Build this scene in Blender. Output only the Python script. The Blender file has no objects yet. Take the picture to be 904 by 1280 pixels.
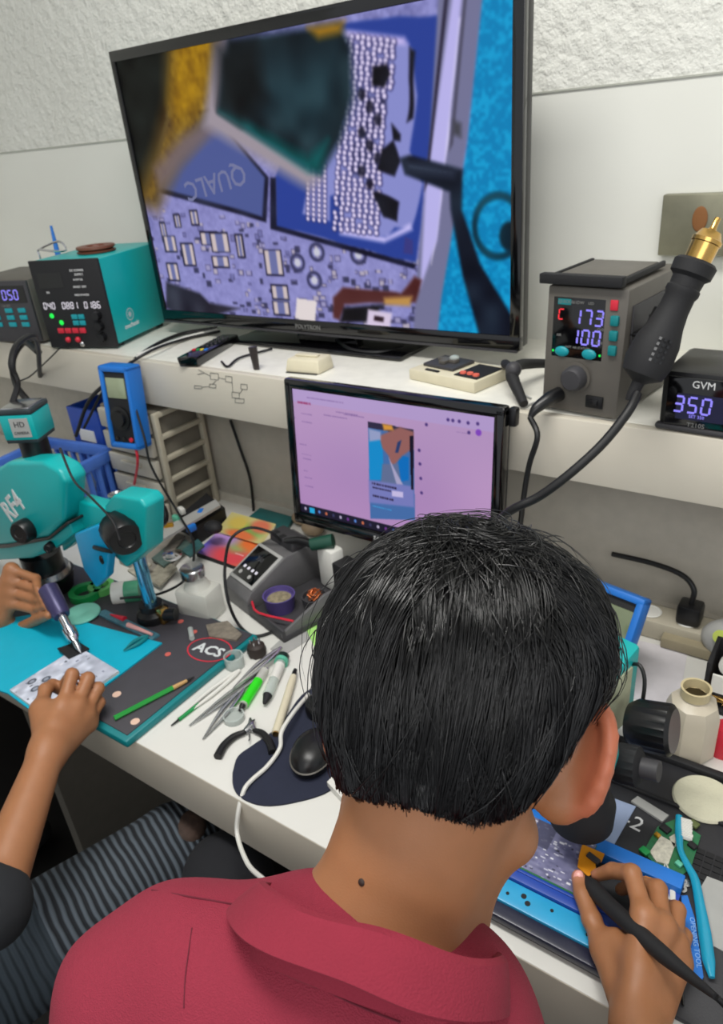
import bpy, bmesh, math, random
import numpy as np
from mathutils import Vector, Matrix, Euler, noise as mnoise
random.seed(7); rng = np.random.default_rng(7)
PI = math.pi
C = bpy.context.scene.collection
SC = bpy.context.scene
# ------------------------------------------------------------------ camera calibration (photo 904x1280)
PP = np.array([452., 640.]); FPX = 915.1
RM = np.array([[0.82045507, 0.20013954, -0.53553491], [0.56544859, -0.42233791, 0.70844801], [-0.08438824, -0.88406722, -0.4596779]])
CAM = np.array([0., 0., 1.55])
DZ, SZ, WY, WY2 = 0.75, 1.148, 1.146, 1.40     # desk top, shelf top, lower back panel, upper wall
def ray(px, py):
    v = RM @ np.array([px - PP[0], py - PP[1], FPX]); return v / np.linalg.norm(v)
def at_z(px, py, z): r = ray(px, py); return Vector(CAM + r * ((z - CAM[2]) / r[2]))
def at_y(px, py, y): r = ray(px, py); return Vector(CAM + r * (y / r[1]))
def at_t(px, py, t): return Vector(CAM + ray(px, py) * t)
def D(px, py, h=0.0): return at_z(px, py, DZ + h)
def S(px, py, h=0.0): return at_z(px, py, SZ + h)
# ------------------------------------------------------------------ materials
def srgb(c):
    c = [x / 255.0 for x in c] if max(c) > 1.0 else list(c)
    return [x / 12.92 if x <= 0.04045 else ((x + 0.055) / 1.055) ** 2.4 for x in c]
MATS = {}
def mat(name, col, rough=0.5, metal=0.0, var=0.06, scale=40, bump=0.0, bscale=200, trans=0.0, alpha=1.0, emit=0.0, coat=0.0, spec=0.5, sss=0.0, attr=None, kind=None):
    if name in MATS: return MATS[name]
    m = bpy.data.materials.new(name); m.use_nodes = True; nt = m.node_tree; N = nt.nodes; L = nt.links
    b = N['Principled BSDF']
    lin = srgb(col)
    tc = N.new('ShaderNodeTexCoord')
    nz = N.new('ShaderNodeTexNoise'); nz.inputs['Scale'].default_value = scale; nz.inputs['Detail'].default_value = 4
    L.new(tc.outputs['Object'], nz.inputs['Vector'])
    if attr:
        at = N.new('ShaderNodeAttribute'); at.attribute_name = attr; base = at.outputs['Color']
    else:
        rgb = N.new('ShaderNodeRGB'); rgb.outputs[0].default_value = (*lin, 1); base = rgb.outputs[0]
    mr = N.new('ShaderNodeMapRange'); mr.inputs['To Min'].default_value = 1 - var * 2; mr.inputs['To Max'].default_value = 1 + var * 2
    L.new(nz.outputs['Fac'], mr.inputs['Value'])
    mx = N.new('ShaderNodeVectorMath'); mx.operation = 'SCALE'
    L.new(base, mx.inputs[0]); L.new(mr.outputs['Result'], mx.inputs['Scale'])
    L.new(mx.outputs[0], b.inputs['Base Color'])
    b.inputs['Roughness'].default_value = rough; b.inputs['Metallic'].default_value = metal
    b.inputs['Specular IOR Level'].default_value = spec
    if trans: b.inputs['Transmission Weight'].default_value = trans; b.inputs['IOR'].default_value = 1.3
    if alpha < 1: b.inputs['Alpha'].default_value = alpha
    if coat: b.inputs['Coat Weight'].default_value = coat; b.inputs['Coat Roughness'].default_value = 0.08
    if sss:
        b.inputs['Subsurface Weight'].default_value = sss; b.inputs['Subsurface Radius'].default_value = (1.0, 0.35, 0.2); b.inputs['Subsurface Scale'].default_value = 0.006
    if emit:
        L.new(mx.outputs[0], b.inputs['Emission Color']); b.inputs['Emission Strength'].default_value = emit
    if bump:
        bp = N.new('ShaderNodeBump'); bp.inputs['Strength'].default_value = bump; bp.inputs['Distance'].default_value = 0.002
        if kind == 'rib':
            w = N.new('ShaderNodeTexWave'); w.inputs['Scale'].default_value = bscale; w.inputs['Distortion'].default_value = 0.5; w.bands_direction = 'Y'
            L.new(tc.outputs['Object'], w.inputs['Vector']); L.new(w.outputs['Fac'], bp.inputs['Height']); bp.inputs['Distance'].default_value = 0.004
            mr.inputs['To Min'].default_value = .35; mr.inputs['To Max'].default_value = 1.5; L.new(w.outputs['Fac'], mr.inputs['Value'])
        elif kind == 'pique':
            v = N.new('ShaderNodeTexVoronoi'); v.inputs['Scale'].default_value = bscale
            L.new(tc.outputs['Object'], v.inputs['Vector']); L.new(v.outputs['Distance'], bp.inputs['Height'])
        else:
            n2 = N.new('ShaderNodeTexNoise'); n2.inputs['Scale'].default_value = bscale; n2.inputs['Detail'].default_value = 3
            L.new(tc.outputs['Object'], n2.inputs['Vector']); L.new(n2.outputs['Fac'], bp.inputs['Height'])
        L.new(bp.outputs['Normal'], b.inputs['Normal'])
    MATS[name] = m; return m
def emis(name, col, s=1.0, attr=None):
    if name in MATS: return MATS[name]
    m = bpy.data.materials.new(name); m.use_nodes = True; nt = m.node_tree; N = nt.nodes; L = nt.links
    b = N['Principled BSDF']; b.inputs['Base Color'].default_value = (0.002, 0.002, 0.002, 1); b.inputs['Roughness'].default_value = .3; b.inputs['Specular IOR Level'].default_value = .15
    if attr:
        at = N.new('ShaderNodeAttribute'); at.attribute_name = attr; L.new(at.outputs['Color'], b.inputs['Emission Color'])
    else: b.inputs['Emission Color'].default_value = (*srgb(col), 1)
    b.inputs['Emission Strength'].default_value = s
    MATS[name] = m; return m
K = dict(
 teal=mat('teal_plastic', (8, 165, 165), .35, var=.02), teald=mat('dark_teal', (5, 120, 125), .4), tealb=mat('bright_teal', (0, 172, 200), .5, var=.03),
 black=mat('black_plastic', (16, 16, 18), .35), blackm=mat('matt_black', (22, 22, 25), .7), rubber=mat('cable_rubber', (14, 14, 16), .5),
 gloss=mat('gloss_black', (6, 6, 8), .12, coat=.5), grey=mat('grey_metal', (92, 88, 82), .5), greyd=mat('dark_grey', (58, 57, 60), .55),
 greyl=mat('light_grey', (165, 165, 162), .5), white=mat('white_plastic', (222, 221, 214), .4, var=.02), cream=mat('cream_plastic', (214, 206, 180), .5, var=.03),
 steel=mat('steel', (190, 190, 192), .25, 1.0), chrome=mat('chrome', (215, 215, 220), .12, 1.0), brass=mat('brass', (205, 165, 95), .25, 1.0), bronze=mat('bronze', (140, 110, 80), .3, 1.0),
 blue=mat('blue_plastic', (30, 115, 205), .4, var=.02), blued=mat('deep_blue', (30, 70, 165), .4), bluel=mat('light_blue', (70, 165, 225), .4), red=mat('red_plastic', (205, 40, 60), .45),
 green=mat('green_plastic', (20, 140, 70), .4), greenb=mat('bright_green', (40, 205, 20), .4, emit=.15), mint=mat('mint_plastic', (95, 185, 155), .5),
 pcb=mat('pcb_green', (40, 110, 70), .4, var=.15, scale=150), orange=mat('orange_flex', (225, 145, 25), .4), purple=mat('purple_plastic', (66, 62, 100), .35, .3),
 mat_grey=mat('silicone_grey', (62, 60, 66), .6, var=.06, bump=.1, bscale=500), navy=mat('navy_cloth', (30, 35, 55), .85, var=.08, bump=.2, bscale=900),
 clear=mat('clear_plastic', (225, 225, 215), .25, alpha=.55, var=.02), milky=mat('milky_plastic', (205, 195, 175), .35, var=.03, alpha=.93), frost=mat('frosted_glass', (205, 215, 210), .15, alpha=.5),
 crate=mat('crate_blue', (75, 118, 205), .4), beige=mat('beige_plastic', (175, 168, 150), .6), brown=mat('brown_cable', (110, 62, 45), .5),
 skin=mat('skin', (170, 112, 72), .48, var=.05, scale=60, bump=.08, bscale=900, sss=.12, attr='Col'),
 hair=mat('hair_black', (10, 10, 12), .3, var=.3, scale=300, spec=.6), haircap=mat('hair_under', (6, 6, 6), .8),
 polo=mat('polo_maroon', (136, 31, 53), .85, var=.05, scale=500, bump=.35, bscale=1100, kind='pique'),
 jeans=mat('jeans_plain', (52, 58, 66), .85, var=.15, scale=400), jrib=mat('jeans_ribbed', (72, 80, 90), .85, var=.15, bump=.9, bscale=22, kind='rib'),
 shirtb=mat('dark_shirt', (30, 32, 36), .9, var=.1), denim2=mat('trousers_dark', (26, 27, 32), .9),
 maroon=mat('maroon_vinyl', (92, 20, 45), .5), led=emis('led_digits', (150, 140, 255), 1.0), ledr=emis('led_red', (255, 60, 70), 1.0), ledw=emis('led_white', (235, 230, 240), .9),
 ledg=emis('led_green', (40, 255, 90), 1.0), ledc=mat('teal_button', (10, 130, 140), .4, emit=.25), ink=mat('print_white', (215, 215, 215), .6), inkg=mat('print_grey', (120, 120, 118), .6), inkd=mat('marker_ink', (70, 70, 72), .7),
 sticky=mat('sticky_green', (165, 220, 120), .8), gold=mat('gold_contact', (200, 150, 50), .3, .7), pale=mat('pale_blue_pad', (150, 165, 195), .5), sponge=mat('sponge_cream', (205, 202, 178), .9, var=.08, bump=.5, bscale=300))
# ------------------------------------------------------------------ mesh builder
def cr(pts, n=6):
    P = [Vector(p) for p in pts]
    if len(P) < 3: return P
    Q = [P[0] * 2 - P[1]] + P + [P[-1] * 2 - P[-2]]; out = []
    for i in range(1, len(Q) - 2):
        a, b, c, d = Q[i - 1:i + 3]
        for k in range(n):
            t = k / n; out.append(.5 * ((2 * b) + (-a + c) * t + (2 * a - 5 * b + 4 * c - d) * t * t + (-a + 3 * b - 3 * c + d) * t ** 3))
    out.append(P[-1]); return out
class MB:
    def __init__(s, M=None): s.v = []; s.f = []; s.mi = []; s.M = M or Matrix.Identity(4)
    def add(s, vs, fs, mi=0, M=None):
        T = s.M @ M if M is not None else s.M; o = len(s.v)
        s.v += [tuple(T @ Vector(v)) for v in vs]; s.f += [tuple(i + o for i in f) for f in fs]; s.mi += [mi] * len(fs)
        return s
    def box(s, c, d, rz=0, bev=0, mi=0, R=None, taper=1.0):
        M = Matrix.Translation(c) @ (R.to_4x4() if R is not None else Matrix.Rotation(rz, 4, 'Z'))
        bm = bmesh.new(); bmesh.ops.create_cube(bm, size=1)
        for v in bm.verts:
            k = taper if v.co.z > 0 else 1; v.co = Vector((v.co.x * d[0] * k, v.co.y * d[1] * k, v.co.z * d[2]))
        if bev: bmesh.ops.bevel(bm, geom=bm.edges[:], offset=min(bev, min(d) * .45), segments=2, affect='EDGES', profile=.5)
        bm.verts.index_update(); s.add([v.co.copy() for v in bm.verts], [[v.index for v in f.verts] for f in bm.faces], mi, M); bm.free(); return s
    def hexa(s, p, mi=0, bev=0):      # 8 points: bottom 4 ccw, top 4 ccw
        bm = bmesh.new(); vs = [bm.verts.new(q) for q in p]
        for f in ((3, 2, 1, 0), (4, 5, 6, 7), (0, 1, 5, 4), (1, 2, 6, 5), (2, 3, 7, 6), (3, 0, 4, 7)): bm.faces.new([vs[i] for i in f])
        if bev: bmesh.ops.bevel(bm, geom=bm.edges[:], offset=bev, segments=2, affect='EDGES', profile=.5)
        bm.verts.index_update(); s.add([v.co.copy() for v in bm.verts], [[v.index for v in f.verts] for f in bm.faces], mi); bm.free(); return s
    def tube(s, pts, r, seg=8, mi=0, sm=0, caps=True, flat=1.0):
        P = cr(pts, sm) if sm else [Vector(p) for p in pts]; n = len(P)
        if not hasattr(r, '__len__'): R = [r] * n
        else:
            R = [float(np.interp(i / (n - 1) * (len(r) - 1), range(len(r)), r)) for i in range(n)]
        vs = []; fs = []; t0 = (P[1] - P[0]).normalized(); up = Vector((0, 0, 1)) if abs(t0.z) < .9 else Vector((1, 0, 0))
        u = t0.cross(up).normalized()
        for i in range(n):
            t = (P[min(i + 1, n - 1)] - P[max(i - 1, 0)]).normalized()
            u = (u - t * u.dot(t)).normalized(); w = t.cross(u)
            for k in range(seg):
                a = 2 * PI * k / seg; vs.append(P[i] + u * math.cos(a) * R[i] + w * math.sin(a) * R[i] * flat)
        for i in range(n - 1):
            for k in range(seg):
                a = i * seg + k; b = i * seg + (k + 1) % seg; fs.append((a, b, b + seg, a + seg))
        if caps: fs.append(tuple(range(seg))[::-1]); fs.append(tuple((n - 1) * seg + k for k in range(seg)))
        return s.add(vs, fs, mi)
    def cyl(s, a, b, r0, r1=None, seg=24, mi=0): return s.tube([a, b], [r0, r0 if r1 is None else r1], seg, mi)
    def lathe(s, prof, M=None, seg=32, mi=0, rib=0, ribd=0):   # prof [(r,z)]
        vs = []; fs = []; n = len(prof)
        for i, (r, z) in enumerate(prof):
            for k in range(seg):
                a = 2 * PI * k / seg; rr = r * (1 + ribd * (k % 2)) if rib and i in rib else r
                vs.append((rr * math.cos(a), rr * math.sin(a), z))
        for i in range(n - 1):
            for k in range(seg):
                a = i * seg + k; b = i * seg + (k + 1) % seg; fs.append((a, b, b + seg, a + seg))
        if prof[0][0] > 1e-6: fs.append(tuple(range(seg))[::-1])
        if prof[-1][0] > 1e-6: fs.append(tuple((n - 1) * seg + k for k in range(seg)))
        return s.add(vs, fs, mi, M)
    def prism(s, poly, z0, z1, mi=0, M=None):
        n = len(poly); a = sum(poly[i][0] * poly[(i + 1) % n][1] - poly[(i + 1) % n][0] * poly[i][1] for i in range(n))
        if a < 0: poly = poly[::-1]
        vs = [(x, y, z0) for x, y in poly] + [(x, y, z1) for x, y in poly]
        fs = [tuple(range(n))[::-1], tuple(range(n, 2 * n))] + [(i, (i + 1) % n, (i + 1) % n + n, i + n) for i in range(n)]
        return s.add(vs, fs, mi, M)
    def ball(s, c, r, mi=0, seg=20, R=None):
        r = (r, r, r) if not hasattr(r, '__len__') else r; n = seg // 2
        vs = []; fs = []
        for i in range(n + 1):
            th = PI * i / n
            for k in range(seg):
                a = 2 * PI * k / seg; vs.append((r[0] * math.sin(th) * math.cos(a), r[1] * math.sin(th) * math.sin(a), r[2] * math.cos(th)))
        for i in range(n):
            for k in range(seg):
                a = i * seg + k; b = i * seg + (k + 1) % seg; fs.append((a, a + seg, b + seg, b))
        M = Matrix.Translation(c) @ (R.to_4x4() if R is not None else Matrix.Identity(4))
        return s.add(vs, fs, mi, M)
    def build(s, name, m, parent=None, smooth=True, world=False):
        me = bpy.data.meshes.new(name); me.from_pydata(s.v, [], s.f)
        for mm in (m if isinstance(m, (list, tuple)) else [m]): me.materials.append(mm)
        me.polygons.foreach_set('material_index', s.mi)
        bm = bmesh.new(); bm.from_mesh(me); bmesh.ops.remove_doubles(bm, verts=bm.verts, dist=1e-6); bmesh.ops.recalc_face_normals(bm, faces=bm.faces); bm.to_mesh(me); bm.free()
        if smooth:
            me.polygons.foreach_set('use_smooth', [True] * len(me.polygons)); me.set_sharp_from_angle(angle=math.radians(38))
        return link(name, me, parent, world)
PARENT_INV = {}
def link(name, data, parent=None, world=False):
    o = bpy.data.objects.new(name, data); C.objects.link(o)
    if parent is not None:
        o.parent = parent
        if world: o.matrix_parent_inverse = wmat(parent).inverted()
    return o
def wmat(o):
    m = o.matrix_basis.copy() if True else None
    M = Matrix.LocRotScale(o.location, o.rotation_euler, o.scale)
    if o.parent: return wmat(o.parent) @ o.matrix_parent_inverse @ M
    return M
def tag(o, label, cat, group=None, kind=None):
    if label: o['label'] = label
    if cat: o['category'] = cat
    if group: o['group'] = group
    if kind: o['kind'] = kind
    return o
def thing(name, label, cat, loc=(0, 0, 0), rz=0, group=None):
    o = bpy.data.objects.new(name, None); o.empty_display_size = .02; C.objects.link(o)
    o.location = loc; o.rotation_euler = (0, 0, rz); return tag(o, label, cat, group)
def struct(name, mb, m, smooth=False):
    o = mb.build(name, m, None, smooth); o['kind'] = 'structure'; o['label'] = name.replace('_', ' '); return o
def dup(root, loc=None, rz=None, label=None, drot=None):
    r = root.copy(); C.objects.link(r)
    if loc is not None: r.location = loc
    if rz is not None: r.rotation_euler = (0, 0, rz)
    if label: r['label'] = label
    def rec(a, b):
        for ch in list(a.children):
            c = ch.copy(); C.objects.link(c); c.parent = b; rec(ch, c)
    rec(root, r); return r
def text_mb(s, size, M, ext=0.0004, align='CENTER', mi=0, shear=0, mb=None, bold=0):
    cu = bpy.data.curves.new('t', 'FONT'); cu.body = s; cu.size = size; cu.extrude = ext; cu.align_x = align; cu.align_y = 'CENTER'; cu.shear = shear; cu.offset = bold; cu.resolution_u = 2
    ob = bpy.data.objects.new('t', cu); me = bpy.data.meshes.new_from_object(ob)
    mb = mb or MB(); mb.add([v.co.copy() for v in me.vertices], [tuple(p.vertices) for p in me.polygons], mi, M)
    bpy.data.objects.remove(ob); bpy.data.curves.remove(cu); bpy.data.meshes.remove(me); return mb
FRONT = Matrix.Rotation(PI / 2, 4, 'X')      # text plane -> facing -Y
def fr(x, y, z, extra=None): M = Matrix.Translation((x, y, z)) @ FRONT; return M @ extra if extra is not None else M
SEG = {'0': 'abcdef', '1': 'bc', '2': 'abged', '3': 'abgcd', '4': 'fgbc', '5': 'afgcd', '6': 'afgedc', '7': 'abc', '8': 'abcdefg', '9': 'abcfgd', 'c': 'afed', '-': 'g'}
def seg7(mb, s, x, z, h, y=0, mi=0, sh=.1):    # digits on a front (-Y) face
    w = h * .5; t = h * .13
    for ch in s:
        for k in SEG.get(ch, ''):
            cx, cz, hor = {'a': (0, h / 2, 1), 'g': (0, 0, 1), 'd': (0, -h / 2, 1), 'b': (w / 2, h / 4, 0), 'c': (w / 2, -h / 4, 0), 'f': (-w / 2, h / 4, 0), 'e': (-w / 2, -h / 4, 0)}[k]
            d = (w * .85, .0006, t) if hor else (t, .0006, h * .42)
            mb.box((x + cx + cz * sh, y, z + cz), d, mi=mi)
        x += w * 1.65
    return mb
# ------------------------------------------------------------------ painted flat surfaces (vertex colour grids)
class Canvas:
    def __init__(s, w, h, bg): s.w, s.h = w, h; s.a = np.zeros((h, w, 3)) + np.array(bg, float); s.X, s.Y = np.meshgrid((np.arange(w) + .5) / w, (np.arange(h) + .5) / h); s.asp = h / w
    def blend(s, m, c, al=1.0): m = (m * al)[..., None]; s.a = s.a * (1 - m) + np.array(c, float) * m
    def poly(s, pts, c, soft=0, al=1.0, rough=0):
        X, Y = s.X, s.Y
        if rough: X = X + s.noise(18, 3) * rough; Y = Y + s.noise(18, 4) * rough
        ins = np.zeros(X.shape, bool); n = len(pts); dmin = np.full(X.shape, 9.)
        for i in range(n):
            x0, y0 = pts[i]; x1, y1 = pts[(i + 1) % n]
            if y0 != y1:
                cnd = ((y0 > Y) != (y1 > Y)) & (X < (x1 - x0) * (Y - y0) / (y1 - y0) + x0); ins ^= cnd
            if soft:
                dx, dy = x1 - x0, (y1 - y0) * s.asp; t = np.clip(((X - x0) * dx + (Y - y0) * s.asp * dy) / (dx * dx + dy * dy + 1e-12), 0, 1)
                dmin = np.minimum(dmin, np.hypot(X - x0 - t * dx, (Y - y0) * s.asp - t * dy))
        m = ins.astype(float)
        if soft: m = np.clip(.5 + np.where(ins, dmin, -dmin) / soft, 0, 1)
        s.blend(m, c, al)
    def ell(s, cx, cy, rx, ry, c, soft=.15, al=1.0, ring=0):
        d = np.hypot((s.X - cx) / rx, (s.Y - cy) / ry); m = np.clip((1 - d) / soft + .5, 0, 1)
        if ring: m = m * np.clip((d - (1 - ring)) / soft + .5, 0, 1)
        s.blend(m, c, al)
    def line(s, p, q, w, c, al=1.0):
        dx, dy = q[0] - p[0], (q[1] - p[1]) * s.asp; t = np.clip(((s.X - p[0]) * dx + (s.Y - p[1]) * s.asp * dy) / (dx * dx + dy * dy + 1e-12), 0, 1)
        d = np.hypot(s.X - p[0] - t * dx, (s.Y - p[1]) * s.asp - t * dy); s.blend(np.clip(.5 + (w / 2 - d) * s.w, 0, 1), c, al)
    def rect(s, x0, y0, x1, y1, c, al=1.0): s.blend(((s.X >= x0) & (s.X <= x1) & (s.Y >= y0) & (s.Y <= y1)).astype(float), c, al)
    def noise(s, n, seed):
        r = np.random.default_rng(seed); g = r.random((int(n * s.asp) + 3, n + 3)); fx = s.X * n; fy = s.Y * n * s.asp
        ix = fx.astype(int); iy = fy.astype(int); tx = fx - ix; ty = fy - iy; tx = tx * tx * (3 - 2 * tx); ty = ty * ty * (3 - 2 * ty)
        return (g[iy, ix] * (1 - tx) + g[iy, ix + 1] * tx) * (1 - ty) + (g[iy + 1, ix] * (1 - tx) + g[iy + 1, ix + 1] * tx) * ty - .5
    def blur(s, k):
        for _ in range(k):
            p = np.pad(s.a, ((1, 1), (1, 1), (0, 0)), 'edge'); s.a = (p[1:-1, 1:-1] * 2 + p[:-2, 1:-1] + p[2:, 1:-1] + p[1:-1, :-2] + p[1:-1, 2:]) / 6
    def build(s, name, O, ex, ey, parent, m, world=False):   # O top-left, ex along width, ey downwards
        w, h = s.w, s.h; O, ex, ey = np.array(O), np.array(ex), np.array(ey)
        u, v = np.meshgrid(np.linspace(0, 1, w), np.linspace(0, 1, h)); P = O + u[..., None] * ex + v[..., None] * ey
        idx = np.arange(w * h).reshape(h, w); F = np.stack([idx[:-1, :-1], idx[1:, :-1], idx[1:, 1:], idx[:-1, 1:]], -1).reshape(-1, 4)
        me = bpy.data.meshes.new(name); me.vertices.add(w * h); me.vertices.foreach_set('co', P.reshape(-1)); 
        me.loops.add(len(F) * 4); me.loops.foreach_set('vertex_index', F.reshape(-1).astype(np.int32)); me.polygons.add(len(F)); me.polygons.foreach_set('loop_start', np.arange(0, len(F) * 4, 4, dtype=np.int32)); me.update(calc_edges=True)
        ca = me.color_attributes.new('Col', 'FLOAT_COLOR', 'POINT'); a = np.clip(s.a, 0, 255) / 255; lin = np.where(a <= .04045, a / 12.92, ((a + .055) / 1.055) ** 2.4)
        ca.data.foreach_set('color', np.concatenate([lin.reshape(-1, 3), np.ones((w * h, 1))], 1).reshape(-1)); me.materials.append(m)
        return link(name, me, parent, world)
SCREEN = emis('screen_light', (255, 255, 255), .92, attr='Col'); PRINT = mat('printed_sheet', (255, 255, 255), .5, var=.01, attr='Col')
def plane_px(O, ex, ey):      # photo pixel -> (u,v) on a real plane
    O, ex, ey = map(np.array, (O, ex, ey)); nn = np.cross(ex, ey)
    def f(px, py):
        r = ray(px, py); t = ((O - CAM) @ nn) / (r @ nn); P = CAM + r * t - O
        return ((P @ ex) / (ex @ ex), (P @ ey) / (ey @ ey))
    return f
# ------------------------------------------------------------------ smooth solids by signed distance + surface nets
class Solid:
    def __init__(s): s.p = []
    def cap(s, a, b, ra, rb=None, k=.01, sub=False):
        a, b = np.array(a, float), np.array(b, float); rb = ra if rb is None else rb; ab = b - a; L2 = ab @ ab + 1e-12
        def f(P): t = np.clip(((P - a) @ ab) / L2, 0, 1); return np.linalg.norm(P - a - t[:, None] * ab, axis=1) - (ra + (rb - ra) * t)
        s.p.append((f, k, sub)); return s
    def chain(s, pts, rs, k=.01):
        for i in range(len(pts) - 1): s.cap(pts[i], pts[i + 1], rs[i], rs[i + 1], k)
        return s
    def ell(s, c, r, R=None, k=.01, sub=False):
        c = np.array(c, float); r = np.array(r, float); R = np.eye(3) if R is None else np.array(R, float)
        def f(P):
            q = (P - c) @ R.T; k0 = np.linalg.norm(q / r, axis=1); k1 = np.linalg.norm(q / (r * r), axis=1); return k0 * (k0 - 1) / np.maximum(k1, 1e-9)
        s.p.append((f, k, sub)); return s
    def fn(s, f, k=.01, sub=False): s.p.append((f, k, sub)); return s
    def ev(s, P, prims=None):
        d = np.full(len(P), 1.0)
        for f, k, sub in (prims or s.p):
            e = f(P)
            if sub: e = -e; h = np.clip(.5 - .5 * (d - e) / k, 0, 1); d = d * (1 - h) + e * h + k * h * (1 - h)
            else: h = np.clip(.5 + .5 * (d - e) / k, 0, 1); d = d * (1 - h) + e * h - k * h * (1 - h)
        return d
    def mesh(s, name, lo, hi, res, m, parent=None, colf=None, world=False):
        lo = np.array(lo, float); hi = np.array(hi, float); B = 12; nb = np.ceil((hi - lo) / res / B).astype(int); n = nb * B
        G = np.full(tuple(n), 1., np.float32); hd = res * B * .866
        I = np.stack(np.meshgrid(*[np.arange(B)] * 3, indexing='ij'), -1).reshape(-1, 3)
        cs = np.stack(np.meshgrid(*[np.arange(q) for q in nb], indexing='ij'), -1).reshape(-1, 3)
        cen = lo + (cs * B + B / 2) * res; pv = [f(cen) for f, k, sub in s.p]; dv = s.ev(cen)
        for bi in range(len(cs)):
            c = cs[bi] * B; sl = tuple(slice(c[j], c[j] + B) for j in range(3))
            if abs(dv[bi]) > hd * 1.6 + .02: G[sl] = np.sign(dv[bi]); continue
            pr = [s.p[i] for i in range(len(s.p)) if pv[i][bi] < hd * 1.7 + s.p[i][1] + .03]
            if not pr: continue
            G[sl] = s.ev(lo + (c + I) * res, pr).reshape(B, B, B)
        neg = G < 0
        A = neg[:-1, :-1, :-1].astype(np.int8)
        cnt = sum(neg[i:n[0] - 1 + i, j:n[1] - 1 + j, k:n[2] - 1 + k].astype(np.int8) for i in (0, 1) for j in (0, 1) for k in (0, 1))
        act = np.argwhere((cnt > 0) & (cnt < 8)); idx = np.full(cnt.shape, -1, np.int32); idx[tuple(act.T)] = np.arange(len(act))
        acc = np.zeros((len(act), 3)); num = np.zeros(len(act)); corners = [(i, j, k) for i in (0, 1) for j in (0, 1) for k in (0, 1)]
        for a in corners:
            for ax in range(3):
                if a[ax]: continue
                b = list(a); b[ax] = 1; ga = G[tuple((act + a).T)]; gb = G[tuple((act + b).T)]; x = (ga < 0) != (gb < 0)
                t = np.where(x, ga / np.where(x, ga - gb, 1), 0); p = np.array(a) + np.zeros((len(act), 3)); p[:, ax] += t; acc[x] += p[x]; num += x
        V = lo + (act + acc / num[:, None]) * res; F = []
        for ax in range(3):
            u, v = [(1, 2), (2, 0), (0, 1)][ax]; sl0 = [slice(1, -1)] * 3; sl0[ax] = slice(0, -1)
            b = [slice(1, -1)] * 3; b[ax] = slice(1, None)
            g0 = neg[tuple(sl0)]; g1 = neg[tuple(b)]; e = np.argwhere(g0 != g1); off = np.array([1, 1, 1]); off[ax] = 0; pos = e + off
            flip = g0[tuple(e.T)]
            def cell(du, dv): q = pos.copy(); q[:, u] -= du; q[:, v] -= dv; return idx[tuple(q.T)]
            q = np.stack([cell(1, 1), cell(0, 1), cell(0, 0), cell(1, 0)], -1); q[~flip] = q[~flip][:, ::-1]; F.append(q)
        F = np.concatenate(F); F = F[(F >= 0).all(1)]
        me = bpy.data.meshes.new(name); me.from_pydata(V.tolist(), [], F.tolist()); me.polygons.foreach_set('use_smooth', [True] * len(me.polygons)); me.materials.append(m)
        if colf is not None:
            ca = me.color_attributes.new('Col', 'FLOAT_COLOR', 'POINT'); a = np.clip(colf(V), 0, 255) / 255; lin = np.where(a <= .04045, a / 12.92, ((a + .055) / 1.055) ** 2.4)
            ca.data.foreach_set('color', np.concatenate([lin, np.ones((len(V), 1))], 1).reshape(-1))
        return link(name, me, parent, world)
# ================================================================== ROOM
def wall_mat():
    m = bpy.data.materials.new('wall_paint'); m.use_nodes = True; nt = m.node_tree; N = nt.nodes; L = nt.links; b = N['Principled BSDF']
    tc = N.new('ShaderNodeTexCoord'); sx = N.new('ShaderNodeSeparateXYZ'); L.new(tc.outputs['Object'], sx.inputs[0])
    n1 = N.new('ShaderNodeTexNoise'); n1.inputs['Scale'].default_value = 38; n1.inputs['Detail'].default_value = 6; n1.inputs['Roughness'].default_value = .6; L.new(tc.outputs['Object'], n1.inputs['Vector'])
    gt = N.new('ShaderNodeMath'); gt.operation = 'GREATER_THAN'; gt.inputs[1].default_value = WSEAM; L.new(sx.outputs['Z'], gt.inputs[0])
    mu = N.new('ShaderNodeMath'); mu.operation = 'MULTIPLY'; L.new(n1.outputs['Fac'], mu.inputs[0]); L.new(gt.outputs[0], mu.inputs[1])
    bp = N.new('ShaderNodeBump'); bp.inputs['Strength'].default_value = .9; bp.inputs['Distance'].default_value = .014; L.new(mu.outputs[0], bp.inputs['Height']); L.new(bp.outputs[0], b.inputs['Normal'])
    n2 = N.new('ShaderNodeTexNoise'); n2.inputs['Scale'].default_value = 3; L.new(tc.outputs['Object'], n2.inputs['Vector'])
    cr_ = N.new('ShaderNodeValToRGB'); cr_.color_ramp.elements[0].color = (*srgb((212, 212, 204)), 1); cr_.color_ramp.elements[1].color = (*srgb((230, 231, 224)), 1); L.new(n2.outputs['Fac'], cr_.inputs[0])
    L.new(cr_.outputs[0], b.inputs['Base Color']); b.inputs['Roughness'].default_value = .7
    return m
WSEAM = at_y(15, 190, WY2).z
wm = wall_mat()
struct('wall_back', MB().box((-.6, WY2 + .05, 1.98), (4.4, .1, 1.7)), wm)
struct('wall_lower', MB().box((-.6, WY + .03, .56), (4.4, .06, 1.12)), mat('panel_paint', (178, 172, 160), .6, bump=.1, bscale=25))
struct('trim_seam', MB().box((-.6, WY2 - .0015, WSEAM), (4.4, .003, .003)), mat('seam', (170, 172, 162), .7))
struct('trim_panel', MB().box((-.6, WY - .006, DZ + .012), (4.2, .012, .024)), mat('panel_trim', (190, 184, 172), .6))
struct('wall_left', MB().box((-2.75, -.2, 1.4), (.1, 3.4, 2.8)), wm)
struct('floor', MB().box((-.6, -.2, -.03), (4.4, 3.3, .06)), mat('floor_tile', (24, 22, 22), .4, var=.1, scale=6))
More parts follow.
